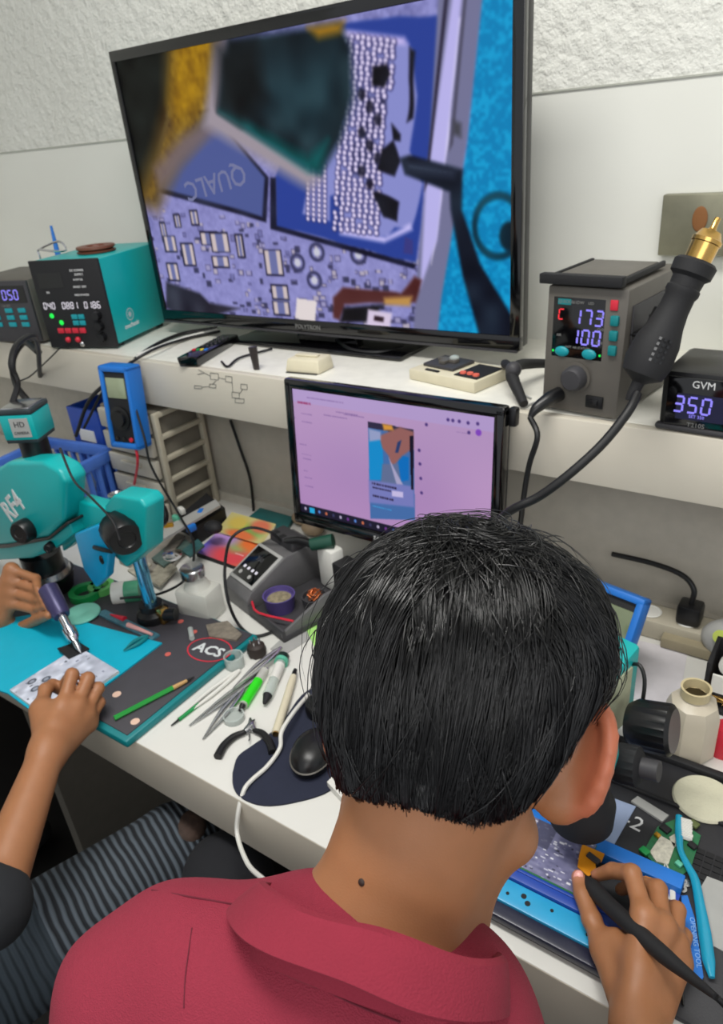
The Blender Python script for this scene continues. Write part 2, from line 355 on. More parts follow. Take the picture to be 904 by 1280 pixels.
struct('ceiling', MB().box((-.6, .3, 2.86), (4.4, 2.3, .06)), mat('ceiling_paint', (225, 225, 220), .8))
# ================================================================== SHELF AND DESK
sh = thing('wall_shelf', 'long cream wall shelf with a deep front board carrying the television and stations', 'shelf', (-.6, 1.0, SZ - .1))
MBW = lambda: MB()
o = MB().box((-.6, 1.209, SZ - .01), (4.2, .382, .02), bev=.001).build('top_board', mat('shelf_top', (226, 224, 214), .35), sh, world=True)
o = MB().box((-.6, 1.009, SZ - .0505), (4.2, .018, .1), bev=.0015).build('front_board', mat('shelf_front', (208, 201, 186), .4, scale=5, var=.04), sh, world=True)
mk = MB()    # pen sketch of a circuit on the front board
def shp(px, py): return at_y(px, py, .9995)
def sk(*pts):
    for a, b in zip(pts[:-1], pts[1:]): mk.tube([shp(*a), shp(*b)], .0005, 4)
def skr(x, y, w, h): sk((x, y), (x + w, y + h * .12), (x + w, y + h), (x, y + h * .88), (x, y))
for r in ((263, 466, 10, 9), (282, 470, 8, 8), (301, 480, 8, 7), (290, 490, 9, 8), (294, 498, 11, 6), (262, 480, 8, 5), (243, 482, 9, 4)): skr(*r)
sk((248, 462), (263, 470)); sk((273, 472), (282, 474)); sk((290, 476), (291, 490)); sk((299, 493), (303, 487)); sk((252, 484), (262, 483)); sk((270, 476), (266, 480)); sk((247, 468), (256, 466))
mk.build('pen_sketch', K['inkd'], sh, world=True)
dk = thing('work_desk', 'long white workbench desk with a thick front edge along the wall', 'desk', (-.5, .8, 0))
MB().box((-.6, .798, DZ - .012), (3.6, .692, .024), bev=.001).build('tabletop', mat('desk_top', (218, 217, 211), .35, scale=8, var=.03), dk, world=True)
MB().box((-.6, .457, DZ - .0475), (3.6, .012, .094), bev=.002).build('front_edge', mat('desk_edge', (196, 188, 172), .4, scale=4, var=.04), dk, world=True)
for x in (-2.3, -1.28, .2, 1.1): MB().box((x, .80, .36), (.03, .6, .72)).build('leg', mat('desk_leg', (120, 115, 105), .6), dk, world=True)
# ================================================================== TELEVISION
TY = 1.2
def tvbox():
    x0, x1, z0, z1 = -1.457, -.522, 1.181, 1.743
    t = thing('television', 'large black flat television on the shelf showing a magnified circuit board', 'television', ((x0 + x1) / 2, TY + .04, SZ))
    f = MB(); b = .014; bb = .026; bt = .02; br = .02
    for c, d in ((((x0 + x1) / 2, TY + .006, z1 - bt / 2), (x1 - x0, .014, bt)), (((x0 + x1) / 2, TY + .006, z0 + bb / 2), (x1 - x0, .014, bb)), ((x0 + b / 2, TY + .006, (z0 + z1) / 2), (b, .0139, z1 - z0)), ((x1 - br / 2, TY + .006, (z0 + z1) / 2), (br, .0139, z1 - z0))): f.box(c, d, bev=.0015)
    f.build('bezel', K['gloss'], t, world=True)
    MB().box(((x0 + x1) / 2, TY + .026, (z0 + z1) / 2), (x1 - x0 - .004, .028, z1 - z0 - .004), bev=.004).box(((x0 + x1) / 2, TY + .05, z0 + .2), (.6, .03, .32), bev=.008).build('back_shell', K['black'], t, world=True)
    MB().box(((x0 + x1) / 2, TY + .0, z0 - .001), (x1 - x0 - .01, .008, .004)).build('bottom_strip', K['greyd'], t, world=True)
    st = MB().box((-.985, TY + .05, z0 - .016), (.16, .03, .04), bev=.003).box((-.985, TY + .05, SZ + .005), (.46, .16, .01), bev=.004).build('stand', K['gloss'], t, world=True)
    text_mb('POLYTRON', .013, fr((x0 + x1) / 2 - .012, TY - .0015, z0 + .012)).build('brand_lettering', K['inkg'], t, world=True)
    O = (x0 + b, TY + .004, z1 - bt); ex = (x1 - br - x0 - b, 0, 0); ey = (0, 0, -(z1 - bt - z0 - bb)); q = plane_px(O, ex, ey)
    c = Canvas(480, 280, (132, 132, 190)); P_ = lambda *a: [q(*p) for p in a]
    n1 = c.noise(60, 1); n2 = c.noise(160, 2)
    c.a += ((n1 * 34 + n2 * 26)[..., None] * np.array([1, 1, 1.1]))
    c.poly(P_((190, 245), (330, 270), (520, 330), (500, 430), (200, 420)), (150, 148, 205), .01, .5)
    # solder-pad parts of the magnified board
    r = np.random.default_rng(4)
    for i in range(420):
        px, py = r.uniform(190, 545), r.uniform(245, 425)
        if py < 242 + (px - 190) * .22 + 8: continue
        u, v = q(px, py); w, h = r.uniform(.003, .008), r.uniform(.004, .011)
        c.rect(u - w * 1.35, v - h * 1.3, u + w * 1.35, v + h * 1.3, (70, 66, 105), .75); c.rect(u - w, v - h, u + w, v + h, [(165, 160, 200), (120, 120, 175), (190, 180, 195), (60, 60, 90)][r.integers(4)], .9)
    for px, py, w, h in ((205, 290, 9, 22), (262, 298, 22, 14), (243, 272, 10, 16), (222, 276, 8, 14), (275, 303, 24, 22), (300, 307, 11, 26), (276, 327, 20, 12), (342, 328, 24, 30), (350, 365, 20, 17), (352, 385, 20, 16), (213, 305, 16, 18), (236, 318, 18, 26), (217, 340, 15, 20)):
        a, b2 = q(px - w / 2 - 2, py - h / 2 - 2); e, g = q(px + w / 2 + 2, py + h / 2 + 2); c.rect(a, b2, e, g, (38, 36, 60)); a, b2 = q(px - w / 2, py - h / 2); e, g = q(px + w / 2, py + h / 2); c.rect(a, b2, e, g, (205, 190, 190)); c.rect(a + (e - a) * .28, b2, e - (e - a) * .28, g, (110, 115, 165))
    c.poly(P_((371, 372), (396, 376), (394, 401), (369, 398)), (225, 215, 215)); 
    for px, py in ((396, 315), (393, 350), (372, 328), (448, 318)):
        u, v = q(px, py); c.ell(u, v, .022, .036, (60, 60, 95), .2, ring=.35); c.ell(u, v, .009, .016, (200, 200, 215), .3)
    c.poly(P_((208, 352), (250, 366), (262, 378), (300, 385), (250, 400), (208, 385)), (50, 48, 62), .01)
    # big shielded chip and blue underfill block
    c.poly(P_((196, 150), (262, 135), (336, 222), (333, 278), (300, 268), (196, 240)), (28, 28, 52), .004); c.poly(P_((196, 150), (262, 140), (331, 222), (328, 271), (300, 262), (196, 234)), (80, 92, 150), .006)
    c.poly(P_((344, 222), (420, 30), (548, 20), (552, 60), (536, 190), (520, 330), (346, 282)), (44, 66, 150), .006, rough=.012); c.poly(P_((338, 222), (345, 222), (346, 282), (520, 330), (518, 336), (338, 286)), (24, 24, 50), .004)
    c.poly(P_((425, 38), (500, 52), (515, 62), (520, 120), (512, 190), (530, 230), (515, 285), (492, 285), (482, 296), (428, 290), (426, 240), (412, 245), (412, 276), (378, 268), (390, 200), (430, 120)), (138, 142, 205), .006, rough=.01)
    c.poly(P_((410, 36), (505, 48), (510, 56), (430, 50)), (225, 205, 255), .012, .9); c.poly(P_((452, 120), (476, 116), (470, 160), (455, 176), (446, 150)), (16, 14, 30), .012, .75, rough=.04); c.poly(P_((440, 180), (460, 176), (470, 200), (456, 216), (440, 208)), (16, 14, 30), .012, .7, rough=.04)
    c.poly(P_((425, 286), (482, 296), (512, 280), (515, 287), (480, 303), (425, 293)), (215, 205, 255), .01, .9)
    for i in range(40):
        for j in range(9):
            px = 432 + j * 7.4 - i * .35; py = 46 + i * 6.3 + j * .9
            px += .9 * math.sin(i * 2.3 + j); py += .7 * math.sin(j * 1.7 + i)
            if (i * 7 + j * 5) % 17 == 0: continue
            if py > 292 or (j > 7 and py > 110) or (110 < py < 300 and j > 7): continue
            if j < 2 and py < 120: pass
            u, v = q(px, py); c.ell(u, v, .0072, .0118, (46, 44, 92), .5, .9); c.ell(u - .0006, v - .001, .0047, .0082, (232, 220, 255), .5)
    for i in range(12):
        for j in range(4): u, v = q(385 + j * 7, 205 + i * 6.2 + j); c.ell(u, v, .0066, .011, (40, 40, 90), .5, .8); c.ell(u, v, .0042, .0075, (235, 222, 250), .5)
    for pts in (((463, 82), (482, 80), (487, 92), (478, 108), (463, 106)), ((486, 155), (500, 172), (500, 180), (490, 178)), ((474, 188), (490, 178), (502, 205), (495, 222), (472, 212)), ((466, 240), (480, 245), (498, 252), (495, 278), (478, 274)), ((512, 62), (518, 66), (513, 150), (506, 156), (511, 110))): c.poly(P_(*pts), (14, 12, 24), .006, rough=.02)
    for k in range(9): u, v = q(452 + (k % 3) * 10, 118 + k * 16); c.ell(u, v, .009, .018, (16, 14, 30), .6, .8)
    c.poly(P_((506, 296), (516, 300), (516, 318), (504, 316)), (60, 60, 130), .004)
    # casing edge and blue mat beyond
    c.poly(P_((548, -10), (604, -10), (584, 170), (545, 440), (515, 440), (522, 330), (536, 190)), (118, 118, 152), .006); c.poly(P_((570, 20), (576, 24), (552, 250), (540, 330), (546, 240)), (235, 228, 250), .004, rough=.006); c.poly(P_((566, -10), (578, -10), (546, 300), (525, 360), (532, 230)), (186, 180, 235), .008); c.poly(P_((556, -10), (561, -10), (534, 230), (530, 240)), (52, 48, 70), .004); c.poly(P_((580, -10), (584, -10), (566, 180), (561, 190)), (80, 78, 100), .004)
    c.poly(P_((604, -12), (665, -12), (665, 450), (543, 450), (552, 370), (584, 180)), (8, 138, 192), .006); m = ((c.X > .78) * np.clip(n2 * 5 - .9, 0, 1)); 
    msk = (c.a[..., 2] > 170) & (c.a[..., 0] < 60); c.a += (msk * np.clip(n2 * 3 + n1, -.4, 1) * 20)[..., None] * np.array([.6, 1, .9])
    c.poly(P_((566, 150), (576, 155), (576, 172), (566, 168)), (70, 70, 80), .01)
    u, v = q(622, 283); c.ell(u, v, .054, .105, (8, 60, 80), .12, ring=.22); u, v = q(636, 295); c.ell(u, v, .02, .045, (8, 40, 55), .3)
    c.poly(P_((500, 198), (512, 194), (578, 212), (577, 262), (600, 330), (646, 405), (650, 440), (605, 440), (578, 345), (563, 262), (562, 240), (506, 218)), (22, 30, 46), .008); c.poly(P_((505, 200), (570, 212), (566, 222), (508, 214)), (70, 80, 100), .02, .7)
    c.poly(P_((417, 372), (430, 360), (500, 366), (518, 345), (528, 350), (520, 378), (430, 380), (424, 400), (417, 398)), (88, 48, 48), .008, rough=.012); c.poly(P_((480, 372), (515, 370), (512, 382), (480, 380)), (190, 145, 80), .01)
    c.poly(P_((430, 384), (480, 380), (462, 402), (425, 402)), (22, 20, 26), .01); c.poly(P_((460, 386), (490, 391), (487, 411), (458, 406)), (215, 200, 225), .006); c.poly(P_((468, 394), (480, 396), (479, 402), (467, 400)), (40, 20, 30), .003)
    # out-of-focus tools in front of the board
    c.poly(P_((120, 40), (222, 40), (222, 120), (205, 180), (196, 250), (165, 250)), (15, 17, 14), .05); c.poly(P_((212, 40), (278, 40), (268, 130), (250, 168), (222, 205), (196, 262), (170, 250), (192, 190), (208, 130)), (118, 90, 34), .06, .95); c.poly(P_((220, 40), (268, 40), (258, 110), (246, 140), (222, 155), (212, 130)), (158, 118, 14), .05, .9)
    ym = (c.a[..., 0] > 105) & (c.a[..., 2] < 60); c.a += (ym * (c.noise(50, 9) * 1.2 + c.noise(110, 11)) * 28)[..., None] * np.array([1, .9, .2])
    c.poly(P_((192, 210), (228, 170), (268, 150), (270, 165), (230, 200), (200, 240)), (120, 105, 110), .03, .8)
    c.poly(P_((268, 54), (288, 52), (275, 132), (385, 205), (402, 222), (385, 236), (255, 158)), (158, 148, 158), .03); 
    c.poly(P_((286, 50), (425, 30), (438, 60), (440, 120), (425, 175), (400, 218), (388, 212), (272, 140)), (18, 32, 40), .02); c.poly(P_((320, 95), (420, 60), (432, 120), (400, 190), (345, 160)), (38, 66, 76), .09, .75); c.poly(P_((275, 140), (300, 148), (385, 196), (410, 175), (400, 215), (385, 214)), (5, 100, 100), .025, .8)
    c.poly(P_((272, 60), (320, 50), (330, 120), (300, 150), (275, 132)), (10, 14, 18), .05); c.poly(P_((385, 36), (430, 28), (424, 42), (398, 48)), (165, 120, 25), .02)
    dk_ = c.a.sum(2) < 190; c.a += (dk_ * c.noise(24, 31) * 34)[..., None] * np.array([.8, 1, 1]); c.a = np.clip(128 + (c.a - 128) * 1.05, 0, 255)
    c.blur(2)
    scr = c.build('screen', O, ex, ey, t, SCREEN, world=True)
    M = Matrix.Translation(at_y(268, 228, TY + .0025)) @ FRONT @ Matrix.Rotation(PI + .16, 4, 'Z')
    text_mb('QUALC', bold=.0006, size=.055, M=M, ext=.0001).build('chip_lettering', emis('chip_print', (118, 122, 162), .9), scr, world=True)
    return t
tvbox()
# ================================================================== MONITOR
def monitor():
    a, b, cc, d = at_y(356, 471, .955), at_y(628, 511, .955), at_y(368, 646, .93), None
    W = .432; tilt = math.radians(5); H_ = .284; cx = (a.x + b.x) / 2; top = Vector((cx, .955, (a.z + b.z) / 2))
    t = thing('computer_monitor', 'black glossy computer monitor standing on the desk under the shelf, pink web page on screen', 'monitor', (cx, .96, DZ))
    R = Matrix.Translation(top) @ Matrix.Rotation(-tilt, 4, 'X')
    # fan out: local x right, z up (0 at top), y depth
    f = MB(R); bw = .018
    f.box((0, .01, -bw / 2), (W, .022, bw), bev=.005).box((0, .01, -H_ + .013), (W, .022, .026), bev=.005).box((-W / 2 + bw / 2, .01, -H_ / 2), (bw, .022, H_ - .004), bev=.005).box((W / 2 - bw / 2, .01, -H_ / 2), (bw, .022, H_ - .004), bev=.005)
    f.build('bezel', K['gloss'], t, world=True)
    MB(R).box((0, .03, -H_ / 2), (W - .01, .03, H_ - .012), bev=.012).build('back_shell', K['black'], t, world=True)
    MB(R).box((W / 2 + .006, .02, -.018), (.014, .016, .03), bev=.004).build('side_hook', K['black'], t, world=True)
    text_mb('SAMSUNG', .012, R @ fr(0, -.0018, -H_ + .012)).build('brand_lettering', K['ink'], t, world=True)
    st = MB().box((cx, 1.0, DZ + .085), (.09, .03, .17), bev=.006).build('stand_neck', K['gloss'], t, world=True)
    bs = MB(Matrix.Translation((cx, .985, DZ)) @ Matrix.Diagonal((1.25, 1, 1, 1))); bs.lathe([(.0, .0), (.095, 0), (.1, .006), (.09, .012), (.0, .016)], seg=40); bs.build('stand_base', K['gloss'], t, world=True)
    X = (R.to_3x3() @ Vector((1, 0, 0))); Zd = -(R.to_3x3() @ Vector((0, 0, 1))); sw, shh = W - 2 * bw, H_ - bw - .026
    O = R @ Vector((-sw / 2, .0025, -bw)); ex = X * sw; ey = Zd * shh; q = plane_px(O, ex, ey)
    c = Canvas(420, 240, (184, 152, 196)); c.a -= (c.Y[..., None] * np.array([6, 14, 6])); c.a += (c.noise(3, 5)[..., None] * np.array([14, 12, 8]))
    c.rect(0, 0, 1, .1, (178, 160, 214), .6)
    r = np.random.default_rng(2)
    def dash(px0, py0, w, col, al=.7, hh=.006):
        u, v = q(px0, py0); k = 0
        while k < w: d = r.uniform(.004, .012); c.rect(u + k, v - hh, u + k + d, v + hh, col, al); k += d + .003
    dash(372, 503, .075, (150, 40, 90), .9, .008)
    for x, y, w in ((377, 517, .06), (378, 527, .05), (375, 555, .04), (377, 567, .05), (379, 573, .05), (380, 588, .02), (381, 596, .04), (382, 607, .04), (368, 522, .008), (384, 497, .2), (420, 515, .12), (405, 519, .13), (430, 518, .1), (570, 540, .05)): dash(x, y, w, (120, 92, 150), .7, .004)
    for x, y in ((524, 563), (525, 580), (526, 598), (527, 616), (533, 531), (560, 525), (566, 526), (574, 527), (585, 529), (597, 530), (586, 541)): u, v = q(x, y); c.ell(u, v, .007, .012, (60, 40, 110), .4, .85)
    u, v = q(598, 541); c.ell(u, v, .013, .022, (130, 70, 190), .3)
    # shop video in the page
    A = lambda *p: [q(*z) for z in p]
    c.poly(A((460, 527), (517, 537), (519, 650), (463, 648)), (70, 110, 170), 0); c.poly(A((460, 527), (517, 537), (517, 545), (460, 535)), (50, 45, 70)); c.poly(A((461, 550), (478, 546), (480, 600), (462, 600)), (20, 140, 205), .006); c.poly(A((498, 568), (511, 572), (511, 600), (497, 603)), (10, 110, 190), .006)
    c.poly(A((474, 545), (500, 534), (517, 540), (517, 560), (503, 570), (490, 585), (486, 570), (478, 560)), (150, 98, 95), .01); c.poly(A((497, 553), (502, 550), (498, 566), (494, 566)), (40, 60, 110), .004); c.poly(A((478, 530), (490, 532), (492, 538), (480, 538)), (215, 150, 60), .01)
    c.poly(A((461, 536), (476, 540), (476, 550), (462, 552)), (150, 160, 200), .01); c.poly(A((478, 580), (498, 580), (502, 607), (476, 606)), (98, 112, 150), .008); c.poly(A((486, 572), (492, 584), (504, 606), (496, 606)), (170, 165, 200), .006)
    c.poly(A((461, 600), (517, 608), (518, 634), (462, 628)), (120, 125, 190), .01); c.poly(A((512, 545), (517, 545), (517, 612), (514, 612)), (25, 20, 40))
    for x, y, w in ((465, 604, .12), (466, 609, .1), (466, 619, .11)): dash(x, y, w, (40, 30, 60), .9, .008)
    c.poly(A((490, 613), (504, 615), (504, 622), (490, 620)), (200, 190, 230), .004); dash(466, 632, .1, (60, 170, 230), .8, .006)
    v0 = .93; c.rect(0, v0, 1, 1, (30, 26, 46))
    for k in range(22):
        u = .03 + k * .042; col = [(200, 190, 220), (120, 60, 150), (90, 140, 220), (220, 120, 80), (60, 60, 100)][k % 5]; c.ell(u, .965, .007, .014, col, .3, .9)
    c.poly([(.055, .945), (.085, .945), (.085, .99), (.055, .99)], (40, 170, 220))
    c.blur(1)
    c.build('screen', O, ex, ey, t, SCREEN, world=True)
monitor()
# ================================================================== TEAL DC STATION on the shelf
def teal_station():
    A, B, Cc = S(57, 440), S(141, 440), S(213, 405); yaw = math.atan2(B.y - A.y, B.x - A.x); w = .186; h = .2; dpt = .25
    base = Vector((A + B) / 2) + Vector((-.006, .022, 0)); base.z = SZ
    t = thing('power_station', 'teal box power station with a black panel of digits and red buttons', 'power supply', base, yaw)
    MB().box((0, dpt / 2 + .006, h / 2 + .006), (w, dpt, h - .008), bev=.004).build('case', K['teal'], t)
    for sx in (-1, 1):
        for y in (.04, dpt - .03): MB().cyl((sx * w * .38, y, 0), (sx * w * .38, y, .006), .01).build('foot', K['black'], t)
    p = MB().box((0, .003, h / 2 + .004), (w + .002, .008, h), bev=.002).build('front_panel', K['blackm'], t)
    y = -.0014
    MB().box((-w * .24, y + .0004, h * .80), (w * .36, .001, h * .17)).build('display_window', K['gloss'], p)
    tx = MB()
    for i, (s_, x, z) in enumerate((('DC POWER', .18, .9), ('SUPPLY', .2, .855), ('0-15V 5A', .17, .80), ('SHORT TEST', .17, .72), ('HIGH POWER', .17, .63), ('305', -.32, .665))): text_mb(s_, h * (.036 if i < 2 else .032), fr(w * x, y, h * z), mb=tx)
    tx.build('panel_lettering', K['ink'], p)
    sg = MB(); seg7(sg, '040', -w * .42, h * .515, h * .07, y); seg7(sg, '0881', -w * .14, h * .515, h * .07, y); seg7(sg, '0186', w * .19, h * .515, h * .07, y); sg.build('digit', K['ledw'], p)
    for x, z in ((-.36, .40), (-.24, .32)): MB().ball((w * x, y, h * z), (.006, .003, .006), seg=12).build('indicator_lamp', K['ledg'], p)
    for x, z in ((-.02, .385), (.08, .385), (-.02, .315), (.08, .315)): MB().box((w * x, y, h * z), (w * .085, .004, h * .055), bev=.001).build('button', K['ledc'], p)
    for x in (-.28, -.17, -.06, .05): MB().box((w * x, y, h * .225), (w * .09, .004, h * .06), bev=.001).build('red_button', K['red'], p)
    for x, z in ((-.2, .12), (-.05, .12), (.0, .07)): MB().ball((w * x, y - .002, h * z), (.007, .006, .007), seg=12).build('socket', K['red'] if x < .0 else K['steel'], p)
    for z in (.4, .28, .15): MB().cyl((w * .33, y, h * z), (w * .33, y - .012, h * z), .011, .009).build('knob', K['black'], p)
    lg = MB(); M = Matrix.Translation((w / 2 + .0003, .075, .052)) @ Matrix.Rotation(PI / 2, 4, 'Z') @ FRONT
    vs = []; 
    for k in range(24):
        a = 2 * PI * k / 24; b_ = 2 * PI * (k + 1) / 24
        lg.add([(math.cos(a) * .014, math.sin(a) * .014 + .012, 0), (math.cos(b_) * .014, math.sin(b_) * .014 + .012, 0), (math.cos(b_) * .0125, math.sin(b_) * .0125 + .012, 0), (math.cos(a) * .0125, math.sin(a) * .0125 + .012, 0)], [(0, 1, 2, 3)], 0, M)
    for k in range(8):
        a = 2 * PI * k / 8; lg.add([(.002 * math.cos(a + 1), .012 + .002 * math.sin(a + 1), 0), (math.cos(a) * .010, math.sin(a) * .010 + .012, 0), (.002 * math.cos(a - 1), .012 + .002 * math.sin(a - 1), 0)], [(0, 1, 2)], 0, M)
    text_mb('mechanic', .016, M @ Matrix.Translation((0, -.012, 0)), mb=lg); lg.build('side_logo', K['ink'], t)
    return t
teal_station()
p = at_z(112, 316, SZ + .204); cd = MB(Matrix.Translation((p.x, p.y + .02, SZ + .2035))); cd.lathe([(0.02, 0), (.043, 0), (.044, .003), (.038, .005), (.044, .009), (.044, .014), (.022, .014), (.02, .009)], seg=48, rib=(1, 2, 4), ribd=.03)
tag(cd.build('wire_coil', K['brown']), 'round brown braided coil lying on top of the teal power station', 'coil')
def dark_station():
    base = Vector((-1.80, .99, SZ)); t = thing('bench_supply', 'dark grey bench unit with violet digits left of the teal power station', 'power supply', base, .28)
    w, h, d = .2, .155, .2
    MB().box((0, d / 2 + .006, h / 2 + .004), (w, d, h - .004), bev=.005).build('case', K['grey'], t)
    p = MB().box((0, .003, h / 2 + .004), (w * .98, .008, h * .95), bev=.002).build('front_panel', K['greyd'], t)
    MB().box((-.0, -.001, h * .8), (w * .88, .002, h * .26)).build('display_window', K['gloss'], p)
    sg = MB(); seg7(sg, '050', w * .12, h * .79, h * .14, -.0025); seg7(sg, '330', -w * .38, h * .79, h * .14, -.0025); sg.build('digit', K['led'], p)
    for x in (-.3, -.1, .12, .32):
        for z in (.55, .44, .33): MB().box((w * x, -.002, h * z), (w * .11, .004, h * .07), bev=.001).build('button', K['ledc'], p)
    for x in (-.2, .1): text_mb('CH SET', h * .05, fr(w * x, -.0015, h * .62)).build('panel_lettering', K['inkg'], p)
dark_station()
wr = MB().tube([(-1.75, 1.10, SZ + .1555), (-1.75, 1.10, SZ + .2), (-1.745, 1.10, SZ + .212), (-1.67, 1.11, SZ + .23), (-1.65, 1.11, SZ + .21), (-1.655, 1.08, SZ + .212), (-1.71, 1.08, SZ + .216)], .0026, 8, sm=3)
tag(wr.build('wire_hook', K['chrome']), 'bent chrome wire hook standing behind the dark bench unit', 'hook')
bp_ = MB().tube([(-1.86, 1.22, SZ + .001), (-1.87, 1.23, SZ + .17), (-1.875, 1.235, SZ + .25)], [.008, .008, .003], 10)
tag(bp_.build('blue_pen', K['blue']), 'slim blue stick upright against the wall at far left of the shelf', 'pen')
# ================================================================== HOT AIR STATION
def hot_air():
    A, B = S(678, 512), S(768, 528); yaw = math.atan2(B.y - A.y, B.x - A.x); w, h, d = .118, .186, .2
    t = thing('rework_station', 'brown-grey hot air rework station with violet digits on its black display', 'rework station', Vector(((A.x + B.x) / 2, 1.015, SZ)), yaw)
    c = MB(); c.hexa([(-w / 2, 0, .004), (w / 2, 0, .004), (w / 2, d, .004), (-w / 2, d, .004), (-w / 2 + .002, .006, h), (w / 2 + .004, .006, h), (w / 2 + .004, d, h), (-w / 2 + .002, d, h)], bev=.004); c.build('case', K['grey'], t)
    for sx in (-1, 1):
        for y in (.02, d - .02): MB().cyl((sx * .045, y, 0), (sx * .045, y, .006), .008).build('foot', K['black'], t)
    MB().box((w / 2 + .0045, d * .5, h * .62), (.003, d * .8, h * .5), bev=.001).build('side_vent_panel', K['greyd'], t)
    Mf = Matrix.Translation((0, .0005, 0)) @ Matrix.Rotation(-math.radians(1.9), 4, 'X'); pn = MB(Mf).box((-.008, .003, h * .69), (w * .66, .008, h * .46), bev=.001).build('display_panel', K['gloss'], t)
    y = -.0015
    dg = MB(Mf); seg7(dg, '173', -.010, h * .78, .02, y); seg7(dg, '100', -.012, h * .63, .02, y); dg.build('digit', K['led'], pn)
    seg7(MB(Mf), 'c', -.034, h * .79, .014, y).build('red_symbol', K['ledr'], pn)
    tx = MB(Mf)
    for s_, x, z, sz in (('QUICK', -.030, .885, .006), ('861DW', -.010, .885, .006), ('LED', .010, .885, .005), ('CH1', .026, .80, .005), ('CH2', .026, .70, .005), ('CH3', .026, .60, .005), ('AIR', -.036, .63, .005), ('HOT AIR STATION', -.006, .545, .0045)): text_mb(s_, sz, fr(x, y, h * z), mb=tx)
    tx.build('panel_lettering', K['inkg'], pn); MB(Mf).box((-.03, y + .0005, h * .885), (.02, .001, .008)).build('brand_badge', K['teald'], pn)
    for x in (-.030, .012): MB(Mf).ball((x, y, h * .505), (.011, .004, .0075), seg=16).build('oval_button', K['ledc'], pn)
    for x in (-.044, .028): MB(Mf).ball((x, y, h * .505), (.0018, .001, .0018), seg=8).build('indicator_lamp', K['ledg'], pn)
    MB(Mf).box((.043, y + .001, h * .885), (.011, .004, .014), bev=.001).build('red_button', K['red'], t)
    for z in (.775, .665, .555): MB(Mf).box((.046, y, h * z), (.012, .008, .014), bev=.002).build('side_button', K['teald'], t)
    Kc = (-.004, -.002, h * .32)
    MB().cyl(Kc, (Kc[0], -.003, Kc[2]), .022, .022, 32).build('dial_ring', K['grey'], t)
    MB(Matrix.Translation((Kc[0], .0, Kc[2])) @ Matrix.Rotation(PI / 2, 4, 'X')).lathe([(.018, 0), (.017, .016), (.014, .02), (0, .021)], seg=32, rib=(0, 1), ribd=.03).build('control_knob', K['greyd'], t)
    MB().box((.026, -.001, h * .14), (.026, .004, .018), bev=.001).box((.026, -.003, h * .14), (.012, .004, .008), bev=.001).build('power_switch', K['black'], t)
    tr = MB(); zt = h + .004
    for c_, dd in (((-.006, .004, zt + .006), (w + .004, .014, .014)), ((-w / 2 - .002, .08, zt + .004), (.006, .15, .008)), ((w / 2 - .01, .08, zt + .004), (.006, .15, .008)), ((-.006, .08, zt + .001), (w - .004, .15, .003))): tr.box(c_, dd, bev=.0015)
    tr.build('top_tray', K['blackm'], t); MB().box((-.006, .085, zt + .005), (w - .02, .13, .004), bev=.001).build('tray_plate', K['grey'], t)
    # aviation plug on the front
    MB().tube([(-.030, 0, h * .16), (-.036, -.02, h * .145), (-.046, -.04, h * .09), (-.05, -.05, h * .03)], [.011, .0105, .008, .004], 16, sm=4).build('front_plug', K['black'], t)
    hk = MB(); hk.box((w / 2 + .016, .045, h * .66), (.03, .05, .006), bev=.002).box((w / 2 + .03, .03, h * .72), (.004, .03, .04), bev=.001); hk.build('handle_cradle', K['black'], t)
    return t
HA = hot_air()
def hot_gun():
    b0 = at_y(798, 478, .965); b1 = at_y(866, 338, 1.02); ax = (b1 - b0).normalized(); L_ = (b1 - b0).length
    t = thing('heat_gun', 'black hot air gun handle with a brass nozzle leaning beside the rework station', 'heat gun', b0)
    M = Matrix.Translation(b0) @ ax.to_track_quat('Z', 'Y').to_matrix().to_4x4() @ Matrix.Scale(.93, 4)
    MB(M).lathe([(.006, -.028), (.008, -.02), (.009, 0), (.015, .004), (.029, .012), (.033, .03), (.031, .06), (.024, .085), (.021, .105), (.0205, .125), (.023, .13), (.023, .136), (.021, .138), (.022, .15), (.028, .155), (.029, .17), (.025, .174), (0, .174)], seg=28).build('grip', K['blackm'], t, world=True)
    MB(M).lathe([(.016, .172), (.018, .174), (.0185, .197), (.020, .198), (.020, .203), (.0185, .204), (.013, .214), (.006, .216), (.0045, .219), (.004, .232), (0, .232)], seg=28).build('nozzle', K['brass'], t, world=True)
    vl = M.inverted() @ Vector(CAM); va = math.atan2(vl.y, vl.x); q = MB(M)
    for i in range(5):
        for j in range(3): aa = va + (j - 1) * .22 + .25; q.box((.0312 * math.cos(aa), .0312 * math.sin(aa), .034 + i * .0075), (.004, .0036, .004), rz=aa)
    q.build('vent_slot', K['gloss'], t, world=True)
    MB(M).box((.024, 0, .09), (.014, .016, .03), bev=.003).build('switch', K['black'], t, world=True)
hot_gun()
